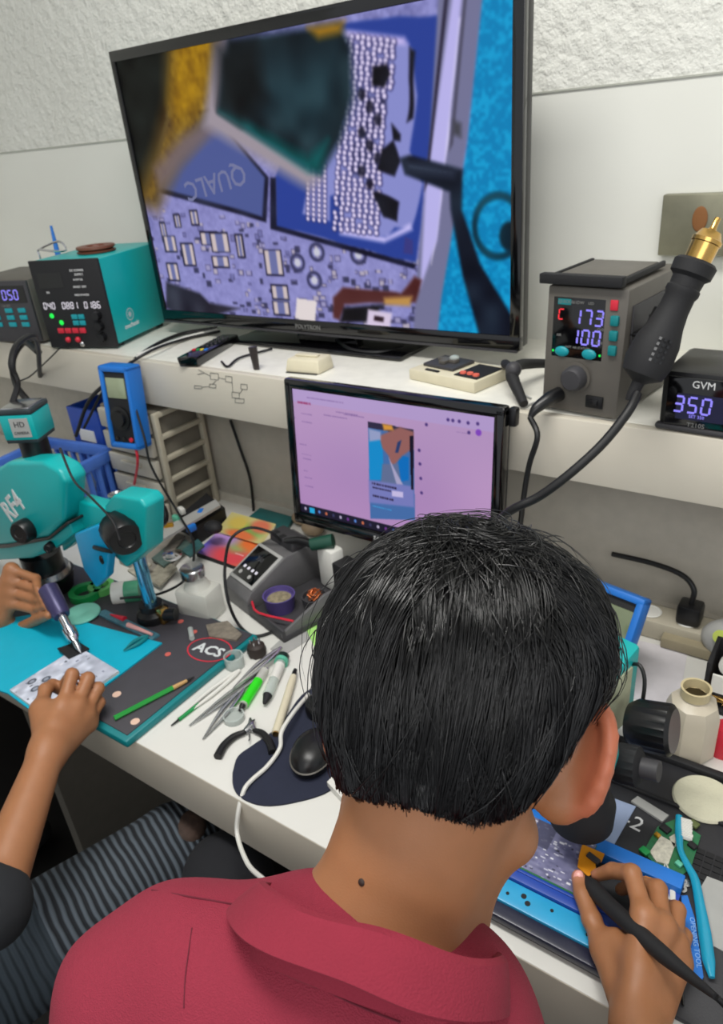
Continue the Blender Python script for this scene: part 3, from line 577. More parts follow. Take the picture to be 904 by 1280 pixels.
def gvm():
    t = thing('soldering_controller', 'small black soldering controller at the shelf edge with violet digits 350', 'soldering station', (-.170, 1.004, SZ), -.05)
    w, h, d = .125, .084, .12
    MB().box((0, d / 2, h / 2 + .003), (w, d, h - .003), bev=.008).build('case', K['black'], t)
    MB().box((0, -.001, h / 2 + .003), (w * .86, .004, h * .8), bev=.001).build('front_panel', K['gloss'], t)
    MB().box((.002, -.0035, h * .46), (w * .66, .002, h * .42)).build('display_window', mat('lcd_dark', (30, 32, 60), .3), t)
    MB().box((0, .003, .006), (w + .006, .014, .008), bev=.003).build('foot_rim', K['greyd'], t)
    text_mb('GVM', .014, fr(-.008, -.0032, h * .83)).build('brand_lettering', K['ink'], t); text_mb('T210S', .009, fr(-.012, -.0032, h * .16)).build('model_lettering', K['inkg'], t)
    seg7(MB(), '350', -.036, h * .5, .021, -.005).build('digit', K['led'], t); text_mb('SET 350', .006, fr(-.012, -.0045, h * .31)).build('set_lettering', K['led'], t)
gvm()
p = at_y(833, 242, WY2 - .004); q_ = at_y(915, 318, WY2 - .004)
mp = thing('junction_plate', 'stained grey metal cover plate fixed on the wall behind the brass nozzle', 'plate', ((p.x + q_.x) / 2, WY2 - .01, q_.z))
MB().box(((p.x + q_.x) / 2, WY2 - .012, (p.z + q_.z) / 2), (q_.x - p.x, .022, p.z - q_.z), bev=.002).build('cover', mat('stained_metal', (140, 138, 118), .4, .5, var=.25, scale=14), mp, world=True)
MB().ball(((p.x + q_.x) / 2 + .005, WY2 - .0245, (p.z + q_.z) / 2 + .01), (.012, .002, .02)).build('rust_spot', mat('rust', (130, 85, 45), .8), mp, world=True)
tb = Matrix.Translation((-.135, 1.27, SZ)); tt = thing('white_tub', 'tall white plastic tub standing on the shelf behind the soldering controller', 'tub', (-.135, 1.27, SZ))
MB().lathe([(.05, 0), (.056, .004), (.06, .13), (.06, .14), (0, .14)]).build('body', K['white'], tt); MB().lathe([(.062, .14), (.063, .155), (.058, .16), (0, .16)]).build('lid', K['white'], tt)
# ---- retro game controller / dial unit
def pad_from(px4, h):   # four pixels on the shelf -> corners
    return [Vector((*S(*p_).xy, 0)) for p_ in px4]
def controller():
    t = thing('handheld_gamepad', 'cream retro gamepad with a dark cross pad and red buttons under the television', 'game controller', (-.6, 1.1, SZ))
    c = S(573, 474); Mx = Matrix.Translation((c.x, c.y, SZ)) @ Matrix.Rotation(math.atan2(S(605, 500).y - S(518, 480).y, S(605, 500).x - S(518, 480).x), 4, 'Z')
    w, d, h = .15, .095, .02
    MB(Mx).box((0, 0, h / 2), (w, d, h), bev=.003).build('body', K['cream'], t, world=True)
    MB(Mx).box((-.028, .008, h + .003), (.07, .06, .006), bev=.002).build('cross_plate', K['greyd'], t, world=True)
    MB(Mx).box((-.028, .008, h + .009), (.04, .013, .006), bev=.001).box((-.028, .008, h + .0091), (.013, .04, .006), bev=.001).build('cross_pad', K['grey'], t, world=True)
    MB(Mx).ball((-.018, .012, h + .013), (.009, .009, .005), seg=14).build('thumb_dome', K['frost'], t, world=True)
    MB(Mx).box((.045, .0, h + .001), (.05, .07, .002), bev=.0005).build('button_plate', K['blackm'], t, world=True)
    for i in range(3): MB(Mx).cyl((.03 + i * .014, -.022 + (i % 2) * .002, h + .001), (.03 + i * .014, -.022 + (i % 2) * .002, h + .005), .0062, .0055, 16).build('red_button', mat('salmon_button', (225, 105, 85), .5), t, world=True)
    MB(Mx).box((-.028, -.036, h + .001), (.03, .006, .003), bev=.0005).build('slot', K['blackm'], t, world=True)
controller()
# ---- cream adapter box
c = S(385, 463); cb = thing('cream_adapter', 'small cream plastic box on the shelf edge just above the computer monitor', 'box', (c.x, c.y, SZ), .1)
MB().hexa([(-.04, -.022, 0), (.04, -.022, 0), (.044, .03, 0), (-.036, .03, 0), (-.036, -.016, .026), (.036, -.016, .026), (.04, .028, .028), (-.032, .028, .028)], bev=.005).build('body', K['cream'], cb)
MB().box((0, .005, .029), (.05, .012, .004), bev=.0015).build('ridge', K['cream'], cb); MB().box((.0, .0, .001), (.07, .05, .002)).build('base_pad', K['black'], cb)
# ---- remote
a, b = S(238, 458), S(288, 428); rt = thing('remote_control', 'black television remote with coloured buttons hanging over the shelf front edge', 'remote', ((a.x + b.x) / 2, (a.y + b.y) / 2, SZ), math.atan2(b.y - a.y, b.x - a.x) - PI / 2)
L_ = (b - a).length + .012
MB().hexa([(-.022, -L_ / 2, 0), (.022, -L_ / 2, 0), (.02, L_ / 2, 0), (-.02, L_ / 2, 0), (-.024, -L_ / 2 - .004, .022), (.024, -L_ / 2 - .004, .022), (.021, L_ / 2, .018), (-.021, L_ / 2, .018)], bev=.004).build('body', K['gloss'], rt)
for i, m_ in enumerate((K['red'], K['green'], mat('yellow_button', (225, 200, 60), .5), K['blue'])): MB().box((-.014 + i * .0095, -L_ * .22, .0215), (.007, .008, .004), bev=.001).build('colour_button', m_, rt)
for i in range(3):
    for j in range(5): MB().box((-.011 + i * .011, -L_ * .05 + j * .018, .0205), (.006, .006, .003), bev=.001).build('key', K['greyd'], rt)
# ---- small clip
c = S(321, 462); cl = MB().tube([(c.x, c.y, SZ + .001), (c.x - .004, c.y + .002, SZ + .045)], [.006, .009], 8); cl.tube([(c.x + .004, c.y, SZ + .001), (c.x + .002, c.y + .001, SZ + .035)], [.003, .005], 8)
tag(cl.build('upright_clip', mat('dark_bronze', (50, 44, 42), .4)), 'tiny dark clip standing upright on the shelf left of the cream box', 'clip')
# ---- folded mini tripod
mt = thing('mini_tripod', 'folded black mini tripod at the shelf edge between television and rework station', 'tripod', (-.45, 1.04, SZ))
k0 = at_y(642, 462, 1.06); MB().tube([S(655, 512) + Vector((0, 0, .009)), k0 + Vector((0, -.005, -.01)), k0], [.007, .0105, .009], 12, sm=3).build('leg', K['blackm'], mt, world=True)
MB().tube([k0, at_y(655, 455, 1.12), S(668, 478) + Vector((.02, .08, .012))], [.008, .009, .007], 10, sm=3).build('leg', K['blackm'], mt, world=True)
MB().tube([k0, at_y(632, 455, 1.1), S(625, 462) + Vector((0, .02, .006))], [.007, .008, .005], 10, sm=3).build('leg', K['blackm'], mt, world=True)
MB().ball(k0, .013, seg=14).build('hub', K['greyd'], mt, world=True)
# ---- blue multimeter on the shelf front
def meter(name, label, P0, yaw, w, h, th, tiltx, kind):
    t = thing(name, label, 'multimeter', P0, yaw); M = Matrix.Rotation(tiltx, 4, 'X')
    f = MB(M); f.box((-w / 2 + .006, 0, h / 2), (.012, th, h), bev=.005).box((w / 2 - .006, 0, h / 2), (.012, th, h), bev=.005).box((0, 0, h - .007), (w, th, .014), bev=.005).box((0, 0, .007), (w, th, .014), bev=.005).box((0, th * .32, h / 2), (w * .95, th * .3, h * .97), bev=.003)
    f.build('holster', K['blue'], t)
    MB(M).box((0, -.002, h / 2), (w - .02, th * .7, h - .024), bev=.003).build('face', K['blackm'], t)
    MB(M).box((0, -th * .37 - .002, h * .74), (w * .62, .003, h * .24), bev=.001).build('display', mat('lcd_green', (150, 160, 130), .15, coat=.5), t)
    if kind: MB(M @ Matrix.Translation((0, -th * .37, h * .38)) @ Matrix.Rotation(PI / 2, 4, 'X')).lathe([(.026, 0), (.027, .006), (.018, .007), (.017, .014), (0, .014)], seg=28, rib=(2, 3), ribd=.04).build('dial', K['black'], t)
    for x in (-.02, 0, .02): MB(M).cyl((x, -th * .37 - .004, h * .12), (x, -th * .37 + .001, h * .12), .005).build('jack', K['red'] if x > .01 else K['black'], t)
    return t
meter('multimeter', 'blue rimmed multimeter hung on the shelf front above the plastic drawers', Vector((-1.34, .94, .965)), math.radians(9), .085, .185, .045, math.radians(-6), 1)
# ================================================================== UNDER THE SHELF, LEFT
def drawers():
    x0, x1, y0, y1, z0, z1 = -1.50, -1.30, .985, 1.128, DZ, 1.03
    t = thing('plastic_drawers', 'beige plastic drawer tower with ribbed side under the shelf', 'drawers', ((x0 + x1) / 2, (y0 + y1) / 2, z0))
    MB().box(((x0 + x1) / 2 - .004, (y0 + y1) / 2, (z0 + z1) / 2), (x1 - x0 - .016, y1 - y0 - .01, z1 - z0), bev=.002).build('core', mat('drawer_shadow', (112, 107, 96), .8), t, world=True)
    f = MB(); n = 5; hz = (z1 - z0) / n
    for i in range(n + 1): f.box((x1 - .004, (y0 + y1) / 2, z0 + .006 + i * (z1 - z0 - .012) / n), (.012, y1 - y0, .012), bev=.002)
    for y in (y0 + .006, y1 - .006): f.box((x1 - .004, y, (z0 + z1) / 2), (.0125, .013, z1 - z0), bev=.002)
    f.build('ribbed_side', K['beige'], t, world=True)
    for i in range(n):
        d_ = MB().box(((x0 + x1) / 2 - .006, y0 - .002, z0 + hz * (i + .5)), (x1 - x0 - .03, .014, hz - .01), bev=.003).build('drawer', mat('drawer_front', (196, 190, 176), .4), t, world=True)
        MB().box(((x0 + x1) / 2 - .006, y0 - .012, z0 + hz * (i + .62)), (.07, .01, .01), bev=.003).build('handle', mat('drawer_front', 0), d_, world=True)
drawers()
def crate():
    c = D(92, 640); c = Vector((-1.62, .9, DZ)); t = thing('blue_basket', 'blue plastic basket with clear bags of parts behind the left microscope', 'basket', c, .12)
    w, d, h = .24, .18, .16; f = MB()
    for x, y, sx, sy in ((0, -d / 2, w, .006), (0, d / 2, w, .006), (-w / 2, 0, .006, d), (w / 2, 0, .006, d)):
        f.box((x, y, .012), (sx + .006, sy + .006, .024)); f.box((x, y, h - .014), (sx + .012, sy + .01, .028), bev=.003)
        n = int(max(sx, sy) / .028)
        for i in range(n + 1):
            k = -.5 + i / n; f.box((x + (k * w if sx > sy else 0), y + (k * d if sy > sx else 0), h / 2), (.009, .009, h - .02))
    f.box((0, 0, .003), (w, d, .006)); f.build('lattice', K['crate'], t)
    b = MB(Matrix.Translation((c.x, c.y, DZ + .007)) @ Matrix.Rotation(.12, 4, 'Z'))
    for i in range(3):
        bb = MB(Matrix.Translation((c.x, c.y, DZ + .007)) @ Matrix.Rotation(.12, 4, 'Z')); bb.ball((-.07 + i * .065, .01 * (i % 2), .068), (.032, .06, .066), seg=12); tag(bb.build('parts_bag', K['frost']), ['crumpled clear bag at the left end inside the blue basket', 'crumpled clear bag in the middle of the blue basket', 'crumpled clear bag at the right end inside the blue basket'][i], 'bag', 'clear bags in the blue basket')
crate()
bx = thing('blue_bin', 'small dark blue open bin under the shelf behind the blue basket', 'bin', (-1.62, 1.07, DZ))
f = MB()
for x, y, sx, sy in ((0, -.05, .12, .004), (0, .05, .12, .004), (-.06, 0, .004, .1), (.06, 0, .004, .1)): f.box((x, y, .12), (sx + .004, sy + .004, .24))
f.box((0, 0, .003), (.12, .1, .006)); f.build('body', K['blued'], bx); MB().box((0, -.055, .17), (.06, .004, .03)).build('label_plate', K['white'], bx)
# ================================================================== helpers for things on the desk
def cen(pts): return Vector((sum(p[0] for p in pts) / len(pts), sum(p[1] for p in pts) / len(pts)))
def flat(name, label, cat, px, h, th, m, group=None, bev=0):
    P = [D(*p_, h).xy for p_ in px]; c = cen(P); mb = MB(); mb.prism([(p_.x - c.x, p_.y - c.y) for p_ in P], 0, th)
    o = mb.build(name, m, None, smooth=False); o.location = (c.x, c.y, DZ + h); return tag(o, label, cat, group)
def rod(name, label, cat, px, r, m, h=0, seg=10, sm=0, flatk=1.0, group=None, lift=None):
    P = []; rr = r if hasattr(r, '__len__') else [r] * len(px)
    mx = max(rr)
    for i, p_ in enumerate(px): q = D(*p_, h + mx * flatk + (lift[i] if lift else 0)); P.append(q)
    c = P[0]; mb = MB().tube([p_ - c for p_ in P], list(rr), seg, sm=sm, flat=flatk); o = mb.build(name, m); o.location = c
    return tag(o, label, cat, group)
def tweezers(name, label, tip, tail, m, h=0, w=.009, group=None, bend=0):
    a, b = D(*tip, h), D(*tail, h); L_ = (b - a).length; t = thing(name, label, 'tweezers', a, math.atan2(b.y - a.y, b.x - a.x), group)
    for s in (-1, 1):
        mb = MB().tube([(0, s * .0008, .003), (L_ * .18, s * .003, .0034), (L_ * .5, s * w * .7, .0042), (L_ * .85, s * w * .45, .0042), (L_, 0, .0042)], [.0006, .0016, .0035, .0035, .003], 8, sm=4, flat=.9); mb.build('arm', m, t)
    return t
MT = .016
# ------------------------------------------------------------------ LEFT: repair mat and things on it
rm = thing('repair_mat', 'dark grey silicone repair mat with thick teal edge at the left of the desk', 'mat', (-1.1, .58, DZ))
MB().box((-1.125, .585, DZ + .007), (.62, .30, .014), bev=.004).build('teal_base', K['teald'], rm, world=True)
MB().box((-1.125, .588, DZ + .0148), (.602, .285, .0024), bev=.001).build('grey_top', K['mat_grey'], rm, world=True)
for i, (x, y) in enumerate(((146, 868), (169, 902))):
    c = D(x, y, MT); MB(Matrix.Translation(c)).lathe([(.0025, 0), (.0072, 0), (.0072, .0006), (.0025, .0006)], seg=20).build('printed_ring', mat('ring_pink', (225, 190, 170), .6), rm, world=True)
for x, y in ((226, 777), (210, 818), (243, 790)):
    c = D(x, y, MT); MB(Matrix.Translation(c)).lathe([(0, 0), (.0055, 0), (.0055, .0008), (0, .0008)], seg=16).build('printed_dot', mat('dot_red', (200, 95, 85), .6), rm, world=True)
st = MB(); c = D(262, 812, MT); M = Matrix.Translation(c) @ Matrix.Rotation(.12, 4, 'Z')
for k in range(32):
    a, b = 2 * PI * k / 32, 2 * PI * (k + 1) / 32; st.add([(math.cos(a) * .044, math.sin(a) * .032, .0004), (math.cos(b) * .044, math.sin(b) * .032, .0004), (math.cos(b) * .0415, math.sin(b) * .0295, .0004), (math.cos(a) * .0415, math.sin(a) * .0295, .0004)], [(0, 1, 2, 3)], 0, M)
st.build('red_outline', K['red'], rm, smooth=False, world=True)
text_mb('ACS', .032, bold=.0008, M=M @ Matrix.Translation((0, -.002, .0006)), ext=.0003).build('mat_lettering', mat('print_bright', (200, 205, 205), .6, emit=.1), rm, world=True)
flat('teal_pad', 'bright teal thin pad lying on the grey mat under the working hand', 'pad', [(106, 779), (203, 805), (133, 858), (60, 905), (10, 868), (-60, 845), (-20, 780), (48, 768)], MT + .0004, .003, K['tealb'])
c = Canvas(120, 90, (196, 200, 215)); n1 = c.noise(14, 8); c.a += n1[..., None] * 60
r = np.random.default_rng(9)
for i in range(60):
    u, v = r.random(2); w, h = r.uniform(.01, .04), r.uniform(.01, .05); c.rect(u, v, u + w, v + h, [(60, 62, 75), (235, 235, 245), (120, 125, 150), (170, 175, 195)][r.integers(4)], .8)
for u, v in ((.12, .75), (.25, .62), (.3, .8)): c.ell(u, v, .05, .06, (60, 66, 80), .2); c.ell(u, v, .03, .035, (150, 155, 170), .2)
a_, b_, c_ = D(98, 808, MT + .009), D(131, 828, MT + .009), D(12, 862, MT + .009)
pb = thing('phone_board', 'white opened phone frame with bare circuit board being worked on by the hand at left', 'phone', a_ * .5 + c_ * .5 + Vector((.02, -.02, -.005)))
ex, ey = np.array(b_ - a_), np.array(c_ - a_)
c.build('circuit_face', np.array(a_), ex * 1.5, ey, pb, PRINT, world=True)
P = [a_.xy, (a_ + Vector(ex) * 1.5).xy, (a_ + Vector(ex) * 1.5 + Vector(ey)).xy, c_.xy]
MB().prism([tuple(p_) for p_ in P], DZ + MT + .0036, DZ + MT + .0088).build('frame', K['white'], pb, smooth=False, world=True)
flat('black_chip', 'small black chip under the grinding pen tip on the white phone board', 'chip', [(72, 812), (98, 803), (112, 812), (86, 824)], MT + .0095, .003, K['blackm'])
gp = thing('green_pencil', 'green pencil brush with a wooden collar and black tip lying across the grey mat', 'brush', D(143, 898, MT))
a, b = D(143, 898, MT + .0045), D(243, 846, MT + .0045)
f_ = lambda k: a + (b - a) * k
MB().tube([f_(0), f_(.72)], .0042, 6).build('handle', mat('pencil_green', (40, 150, 60), .3), gp, world=True); MB().tube([f_(.72), f_(.9)], [.0042, .003], 10).build('collar', mat('wood_collar', (190, 150, 95), .5), gp, world=True); MB().tube([f_(.9), f_(1.0)], [.003, .001], 8).build('tip', K['blackm'], gp, world=True)
# disc, tape rolls, glue cup, screwdriver bits at the back of the mat
c = D(103, 768, MT + .004); dd = MB(Matrix.Translation((0, 0, 0))).lathe([(0, 0), (.034, 0), (.035, .002), (.034, .004), (.012, .004), (.01, .003), (0, .003)]).build('mint_disc', mat('mint_clear', (120, 195, 175), .3)); dd.location = c; tag(dd, 'pale mint round disc lying flat behind the grinding pen', 'disc')
for i, (x, y, rr, m_, lb) in enumerate(((108, 745, .032, K['green'], 'green solder tape roll lying under the blue microscope plate, left roll'), (128, 738, .026, mat('leaf_green', (90, 170, 90), .4), 'pale green tape roll right of the darker green roll'))):
    o = MB().lathe([(rr * .62, 0), (rr, 0), (rr, .014), (rr * .62, .014), (rr * .62, 0)], seg=36).build('tape_roll', m_); o.location = D(x, y, MT); tag(o, lb, 'tape')
a = D(142, 742, .03); t = thing('glue_tub', 'white and green plastic tub on its side behind the grey mat', 'tub', D(150, 744, .0)); b = D(176, 738, .03)
MB().tube([a, a + (b - a) * .45], .0225, 24).build('white_body', K['white'], t, world=True); MB().tube([a + (b - a) * .45, b], .0215, 24).build('green_cap', mat('sea_green', (70, 150, 115), .4), t, world=True)
rod('red_screwdriver', 'tiny red tool with a pointed end on the grey mat left of the microscope pole', 'tool', [(138, 768), (156, 774)], [.0015, .006], K['red'], MT)
rod('pink_swab', 'pink tipped white swab lying across the blue circuit strip', 'swab', [(160, 781), (190, 793)], [.005, .0028], mat('pink_tip', (225, 165, 160), .6), MT + .003)
flat('circuit_strip', 'blue grey circuit strip lying behind the teal pad', 'circuit board', [(120, 768), (132, 764), (200, 795), (190, 802)], MT + .0004, .004, mat('strip_blue', (70, 120, 135), .4, var=.4, scale=90))
tweezers('fine_tweezers', 'dark teal fine tweezers lying on the bright teal pad', (155, 815), (185, 797), K['teald'], MT + .0036)
flat('board_shard', 'torn flat grey brown circuit shard at the right back corner of the grey mat', 'circuit board', [(258, 783), (285, 778), (303, 795), (296, 802), (262, 797)], MT, .004, mat('shard', (120, 112, 100), .6, var=.35, scale=120))
rod('glass_vial', 'small frosted vial lying on the grey mat left of the red outlined print', 'vial', [(238, 786), (240, 798)], .005, K['frost'], MT)
# ------------------------------------------------------------------ LEFT microscope
def scope():
    t = thing('microscope', 'teal stereo microscope marked RF4 on a boom arm and pole over the grey mat', 'microscope', (-1.047, .685, DZ + MT))
    Yb = .60
    def pl(px, y): return [(lambda p_: (p_.x, p_.z))(at_y(*q_, y)) for q_ in px]
    def slab(px, y0, y1, bev=.006):
        P = pl(px, y0); a = sum(P[i][0] * P[(i + 1) % len(P)][1] - P[(i + 1) % len(P)][0] * P[i][1] for i in range(len(P))); P = P if a > 0 else P[::-1]
        bm = bmesh.new(); lo = [bm.verts.new((x, y0, z)) for x, z in P]; hi = [bm.verts.new((x, y1, z)) for x, z in P]; n = len(P)
        bm.faces.new(lo); bm.faces.new(hi[::-1])
        for i in range(n): bm.faces.new((lo[(i + 1) % n], lo[i], hi[i], hi[(i + 1) % n]))
        bmesh.ops.recalc_face_normals(bm, faces=bm.faces); bmesh.ops.bevel(bm, geom=bm.edges[:], offset=bev, segments=3, affect='EDGES', profile=.5)
        bm.verts.index_update(); mb = MB(); mb.add([v.co.copy() for v in bm.verts], [[v.index for v in f.verts] for f in bm.faces]); bm.free(); return mb
    bd = slab([(-45, 612), (8, 578), (52, 577), (72, 588), (82, 603), (80, 652), (60, 672), (10, 682), (-45, 690)], Yb, Yb + .045, .008).build('body', K['teal'], t, world=True)
    slab([(-40, 688), (10, 684), (60, 674), (86, 654), (92, 668), (66, 688), (40, 698), (-30, 702)], Yb + .006, Yb + .042, .003).build('lower_body', K['teal'], t, world=True)
    bd2 = slab([(-45, 682), (10, 680), (60, 671), (84, 652), (86, 655), (61, 675), (10, 685), (-45, 688)], Yb - .001, Yb + .046, .001).build('seam_line', K['black'], t, world=True)
    p_ = at_y(16, 634, Yb - .0005); text_mb('RF4', .056, bold=.0012, M=Matrix.Translation(p_) @ FRONT @ Matrix.Rotation(.60, 4, 'Z')).build('model_lettering', K['ink'], bd, world=True)
    def kn(px, py, y, r, l, name='knob', ax=(0, -1, 0), m=K['black']):
        a = at_y(px, py, y); q = Vector(ax).normalized(); M = Matrix.Translation(a) @ q.to_track_quat('Z', 'Y').to_matrix().to_4x4()
        return MB(M).lathe([(r * .9, 0), (r, l * .1), (r, l * .85), (r * .88, l), (r * .5, l), (r * .45, l * .96), (0, l * .96)], seg=36, rib=(1, 2), ribd=.035).build(name, m, t, world=True)
    kn(37, 660, Yb, .021, .028, ax=(.25, -1, .1)); kn(67, 680, Yb + .01, .009, .02, ax=(.4, -1, 0))
    # camera on the phototube
    cp = at_y(34, 527, Yb + .045); R = Matrix.Rotation(.5, 4, 'Z'); M = Matrix.Translation(cp) @ R
    hd = MB(M).box((0, 0, 0), (.062, .062, .046), bev=.003).build('camera_housing', K['teal'], t, world=True)
    MB(M).box((0, 0, .027), (.062, .062, .009), bev=.002).box((0, 0, -.025), (.06, .06, .008), bev=.002).build('camera_trim', mat('trim_dark', (42, 52, 56), .4), hd, world=True)
    MB(M).box((0, 0, .032), (.052, .052, .004), bev=.001).build('camera_cover', K['steel'], hd, world=True)
    MB(M).box((.0045, -.0315, 0), (.034, .0015, .034)).build('sticker', K['greyl'], hd, world=True)
    text_mb('HD', .014, M @ fr(.0045, -.0325, .006)).build('sticker_lettering', K['inkd'], hd, world=True); text_mb('CAMERA', .007, M @ fr(.0045, -.0325, -.009)).build('sticker_lettering', K['inkd'], hd, world=True)
    b = at_y(38, 572, Yb + .045)
    MB().tube([Vector((cp.x, cp.y, b.z + .004)), Vector((cp.x, cp.y, cp.z - .026))], .025, 28).build('camera_tube', K['black'], t, world=True)
    MB().tube([Vector((cp.x, cp.y, b.z - .018)), Vector((cp.x, cp.y, b.z + .006))], .03, 28).build('silver_collar', K['steel'], t, world=True)
    MB().tube([cp + Vector((-.03, .0, .03)), cp + Vector((-.03, .02, .06)), at_y(14, 455, .66), at_y(22, 430, .7), at_y(45, 424, .8), at_y(50, 470, 1.0)], .0055, 8, sm=5).build('camera_cable', K['rubber'], t, world=True)
    # eyepieces outside the frame on the left
    for dy in (.01, .07): MB().tube([at_y(-30, 640, Yb + dy), at_y(-30, 640, Yb + dy) + Vector((-.1, -.02, .09))], [.02, .022], 20).build('eyepiece', K['black'], t, world=True)
    # objective and ring light
    ob = at_y(58, 716, Yb + .045); LZ = lambda z0, z1, r0, r1, n, m: MB().tube([ob + Vector((0, 0, z0)), ob + Vector((0, 0, z1))], [r0, r1], 36).build(n, m, t, world=True)
    LZ(.012, .05, .040, .040, 'objective', K['black']); LZ(.0, .012, .050, .047, 'silver_ring', K['steel']); LZ(-.046, .0, .042, .054, 'ring_light', K['black'])
    # boom arm, focus block
    ar = slab([(70, 640), (96, 626), (130, 636), (150, 640), (150, 668), (100, 672), (78, 690)], Yb + .03, Yb + .062, .004).build('arm', K['teal'], t, world=True)
    for px, py, m_ in ((97, 634, mat('amber_screw', (190, 120, 50), .4, .6)), (146, 620, K['steel'])):
        a = at_y(px, py, Yb + .06); a.z += .001; MB(Matrix.Translation(a)).lathe([(0, 0), (.014, 0), (.015, .003), (.011, .004), (.010, .002), (0, .002)], seg=24).build('cap_screw', m_, t, world=True)
    fb = slab([(130, 632), (141, 619), (174, 624), (182, 634), (182, 690), (158, 710), (136, 690)], Yb + .03, Yb + .072, .005).build('focus_block', K['teal'], t, world=True)
    kn(146, 657, Yb + .03, .031, .055, 'focus_knob', ax=(.93, -.38, -.08)); kn(184, 646, Yb + .09, .024, .03, 'rear_knob', ax=(.6, .3, .2))
    pt = slab([(92, 668), (122, 656), (136, 692), (133, 722), (120, 735), (104, 712)], Yb + .0, Yb + .018, .004).build('clamp_plate', mat('sky_teal', (0, 150, 200), .35), t, world=True)
    MB().tube([at_y(118, 684, Yb - .002), at_y(128, 687, Yb - .006), at_y(140, 690, Yb - .004)], [.004, .004, .003], 8).build('lever', K['black'], t, world=True)
    MB().ball(at_y(127, 700, Yb - .001), (.005, .003, .009), seg=12).build('slot', K['black'], pt, world=True)
    bs = D(193, 772, MT); 
    MB().tube([Vector((bs.x, bs.y, DZ + MT + .018)), Vector((bs.x, bs.y, .93))], .0125, 24).build('pole', mat('blue_chrome', (110, 180, 215), .12, .9), t, world=True)
    MB(Matrix.Translation((bs.x, bs.y, DZ + MT))).lathe([(0, 0), (.03, 0), (.032, .004), (.03, .016), (.022, .022), (.022, .034), (0, .034)], seg=32).build('pole_clamp', K['black'], t, world=True)
    MB().box((bs.x + .03, bs.y + .0, DZ + MT + .016), (.018, .02, .03), bev=.003).build('clamp_screw', K['brass'], t, world=True); MB().tube([(bs.x + .035, bs.y, DZ + MT + .018), (bs.x + .055, bs.y + .01, DZ + MT + .02)], .012, 14).build('clamp_knob', K['black'], t, world=True)
scope()
gr = thing('grinding_pen', 'slim grinding pen with purple barrel and silver chuck pointing at the phone board', 'tool', D(102, 818, MT + .013))
tp, up_ = D(101, 816, MT + .0135), at_y(60, 736, .57); F_ = lambda k: tp + (up_ - tp) * k
GRIND = F_
MB().tube([F_(.56), F_(.6), F_(.78), F_(1)], [.014, .0165, .018, .018], 24).build('barrel', K['purple'], gr, world=True)
MB().tube([F_(.17), F_(.22), F_(.3), F_(.36), F_(.37), F_(.56)], [.007, .011, .012, .012, .0085, .0085], 20).build('chuck', K['chrome'], gr, world=True)
MB().tube([F_(0), F_(.05), F_(.08), F_(.18)], [.001, .004, .0055, .0055], 12).build('bit', K['steel'], gr, world=True)
# ------------------------------------------------------------------ back clutter, left-middle
def plate(name, label, cat, px, h, th, m, **k): return flat(name, label, cat, px, h, th, m, **k)
o = plate('metal_bracket', 'thin grey metal rail lying slanted behind the boards', 'rail', [(196, 668), (270, 627), (276, 634), (203, 678)], .058, .006, K['greyl'])
plate('equipment_tray', 'low grey tray holding the slanted rail and scrap boards', 'tray', [(150, 705), (215, 640), (262, 652), (205, 728)], 0, .010, mat('tray_grey', (140, 135, 126), .5, var=.25, scale=30))
q_ = plate('chassis_block', 'dark mechanical block supporting the slanted rail at the back', 'block', [(225, 668), (262, 636), (285, 655), (250, 680)], 0, .044, K['blackm'])
cols = [((80, 100, 95), 'dark green'), ((150, 145, 130), 'grey'), ((95, 90, 84), 'brown grey'), ((50, 90, 90), 'teal dark'), ((170, 165, 150), 'pale')]
scr = [[(183, 725), (205, 700), (222, 712), (200, 735)], [(190, 700), (225, 672), (240, 682), (205, 710)], [(205, 690), (222, 668), (232, 672), (215, 694)], [(160, 715), (180, 700), (190, 708), (170, 722)], [(228, 690), (248, 676), (256, 684), (238, 698)]]
lb = ['pale grey scrap metal frame nearest the bottle cap', 'dark green scrap circuit board in the grey tray', 'small brown grey scrap plate at the back of the grey tray', 'little grey scrap plate left in the tray beside the focus knob', 'flat dark scrap board between the tray and the bottle cap']
for i, (p_, ci) in enumerate(zip(scr, (1, 0, 2, 4, 3))): plate('scrap_board', lb[i], 'circuit board', p_, .0105 + .007 * i, .005, mat('scrap%d' % ci, cols[ci][0], .4, var=.35, scale=120), group='scrap boards in the grey tray')
for i, (x, y, m_, l_) in enumerate(((222, 652, K['mint'], 'mint'), (212, 662, K['gold'], 'golden'), (240, 664, K['blue'], 'blue'), (252, 645, K['blue'], 'deep blue'), (228, 642, K['white'], 'white'))):
    o = MB().box((0, 0, .008), (.022, .012, .016), bev=.003).build('connector_piece', m_); o.location = D(x, y, .056 if y > 650 else .05); o.rotation_euler = (0, 0, i * .7); tag(o, f'tiny {l_} connector piece in the clutter behind the tray', 'connector')
c = D(216, 696, .06); o = MB().lathe([(0, 0), (.018, 0), (.02, .003), (.02, .008), (.012, .011), (0, .012)], seg=28).build('lens_cap', K['chrome']); o.location = c; tag(o, 'round shiny silver lens cap on the scrap boards', 'cap')
# solvent bottle
c = D(250, 772); bt = thing('solvent_bottle', 'clear plastic solvent bottle with a wide steel pump cap between mat and soldering station', 'bottle', (c.x, c.y + .01, DZ), .2)
M = Matrix.Diagonal((1, .8, 1, 1)); MB().box((0, 0, .034), (.074, .056, .066), bev=.008).build('body', K['clear'], bt); MB().lathe([(.026, .066), (.02, .078), (.016, .084), (.016, .09), (0, .09)]).build('shoulder', K['clear'], bt)
MB(Matrix.Translation((-.004, 0, 0))).lathe([(0, .088), (.022, .088), (.023, .09), (.023, .106), (.021, .108), (.006, .104), (0, .103)], seg=36).build('steel_cap', K['steel'], bt)
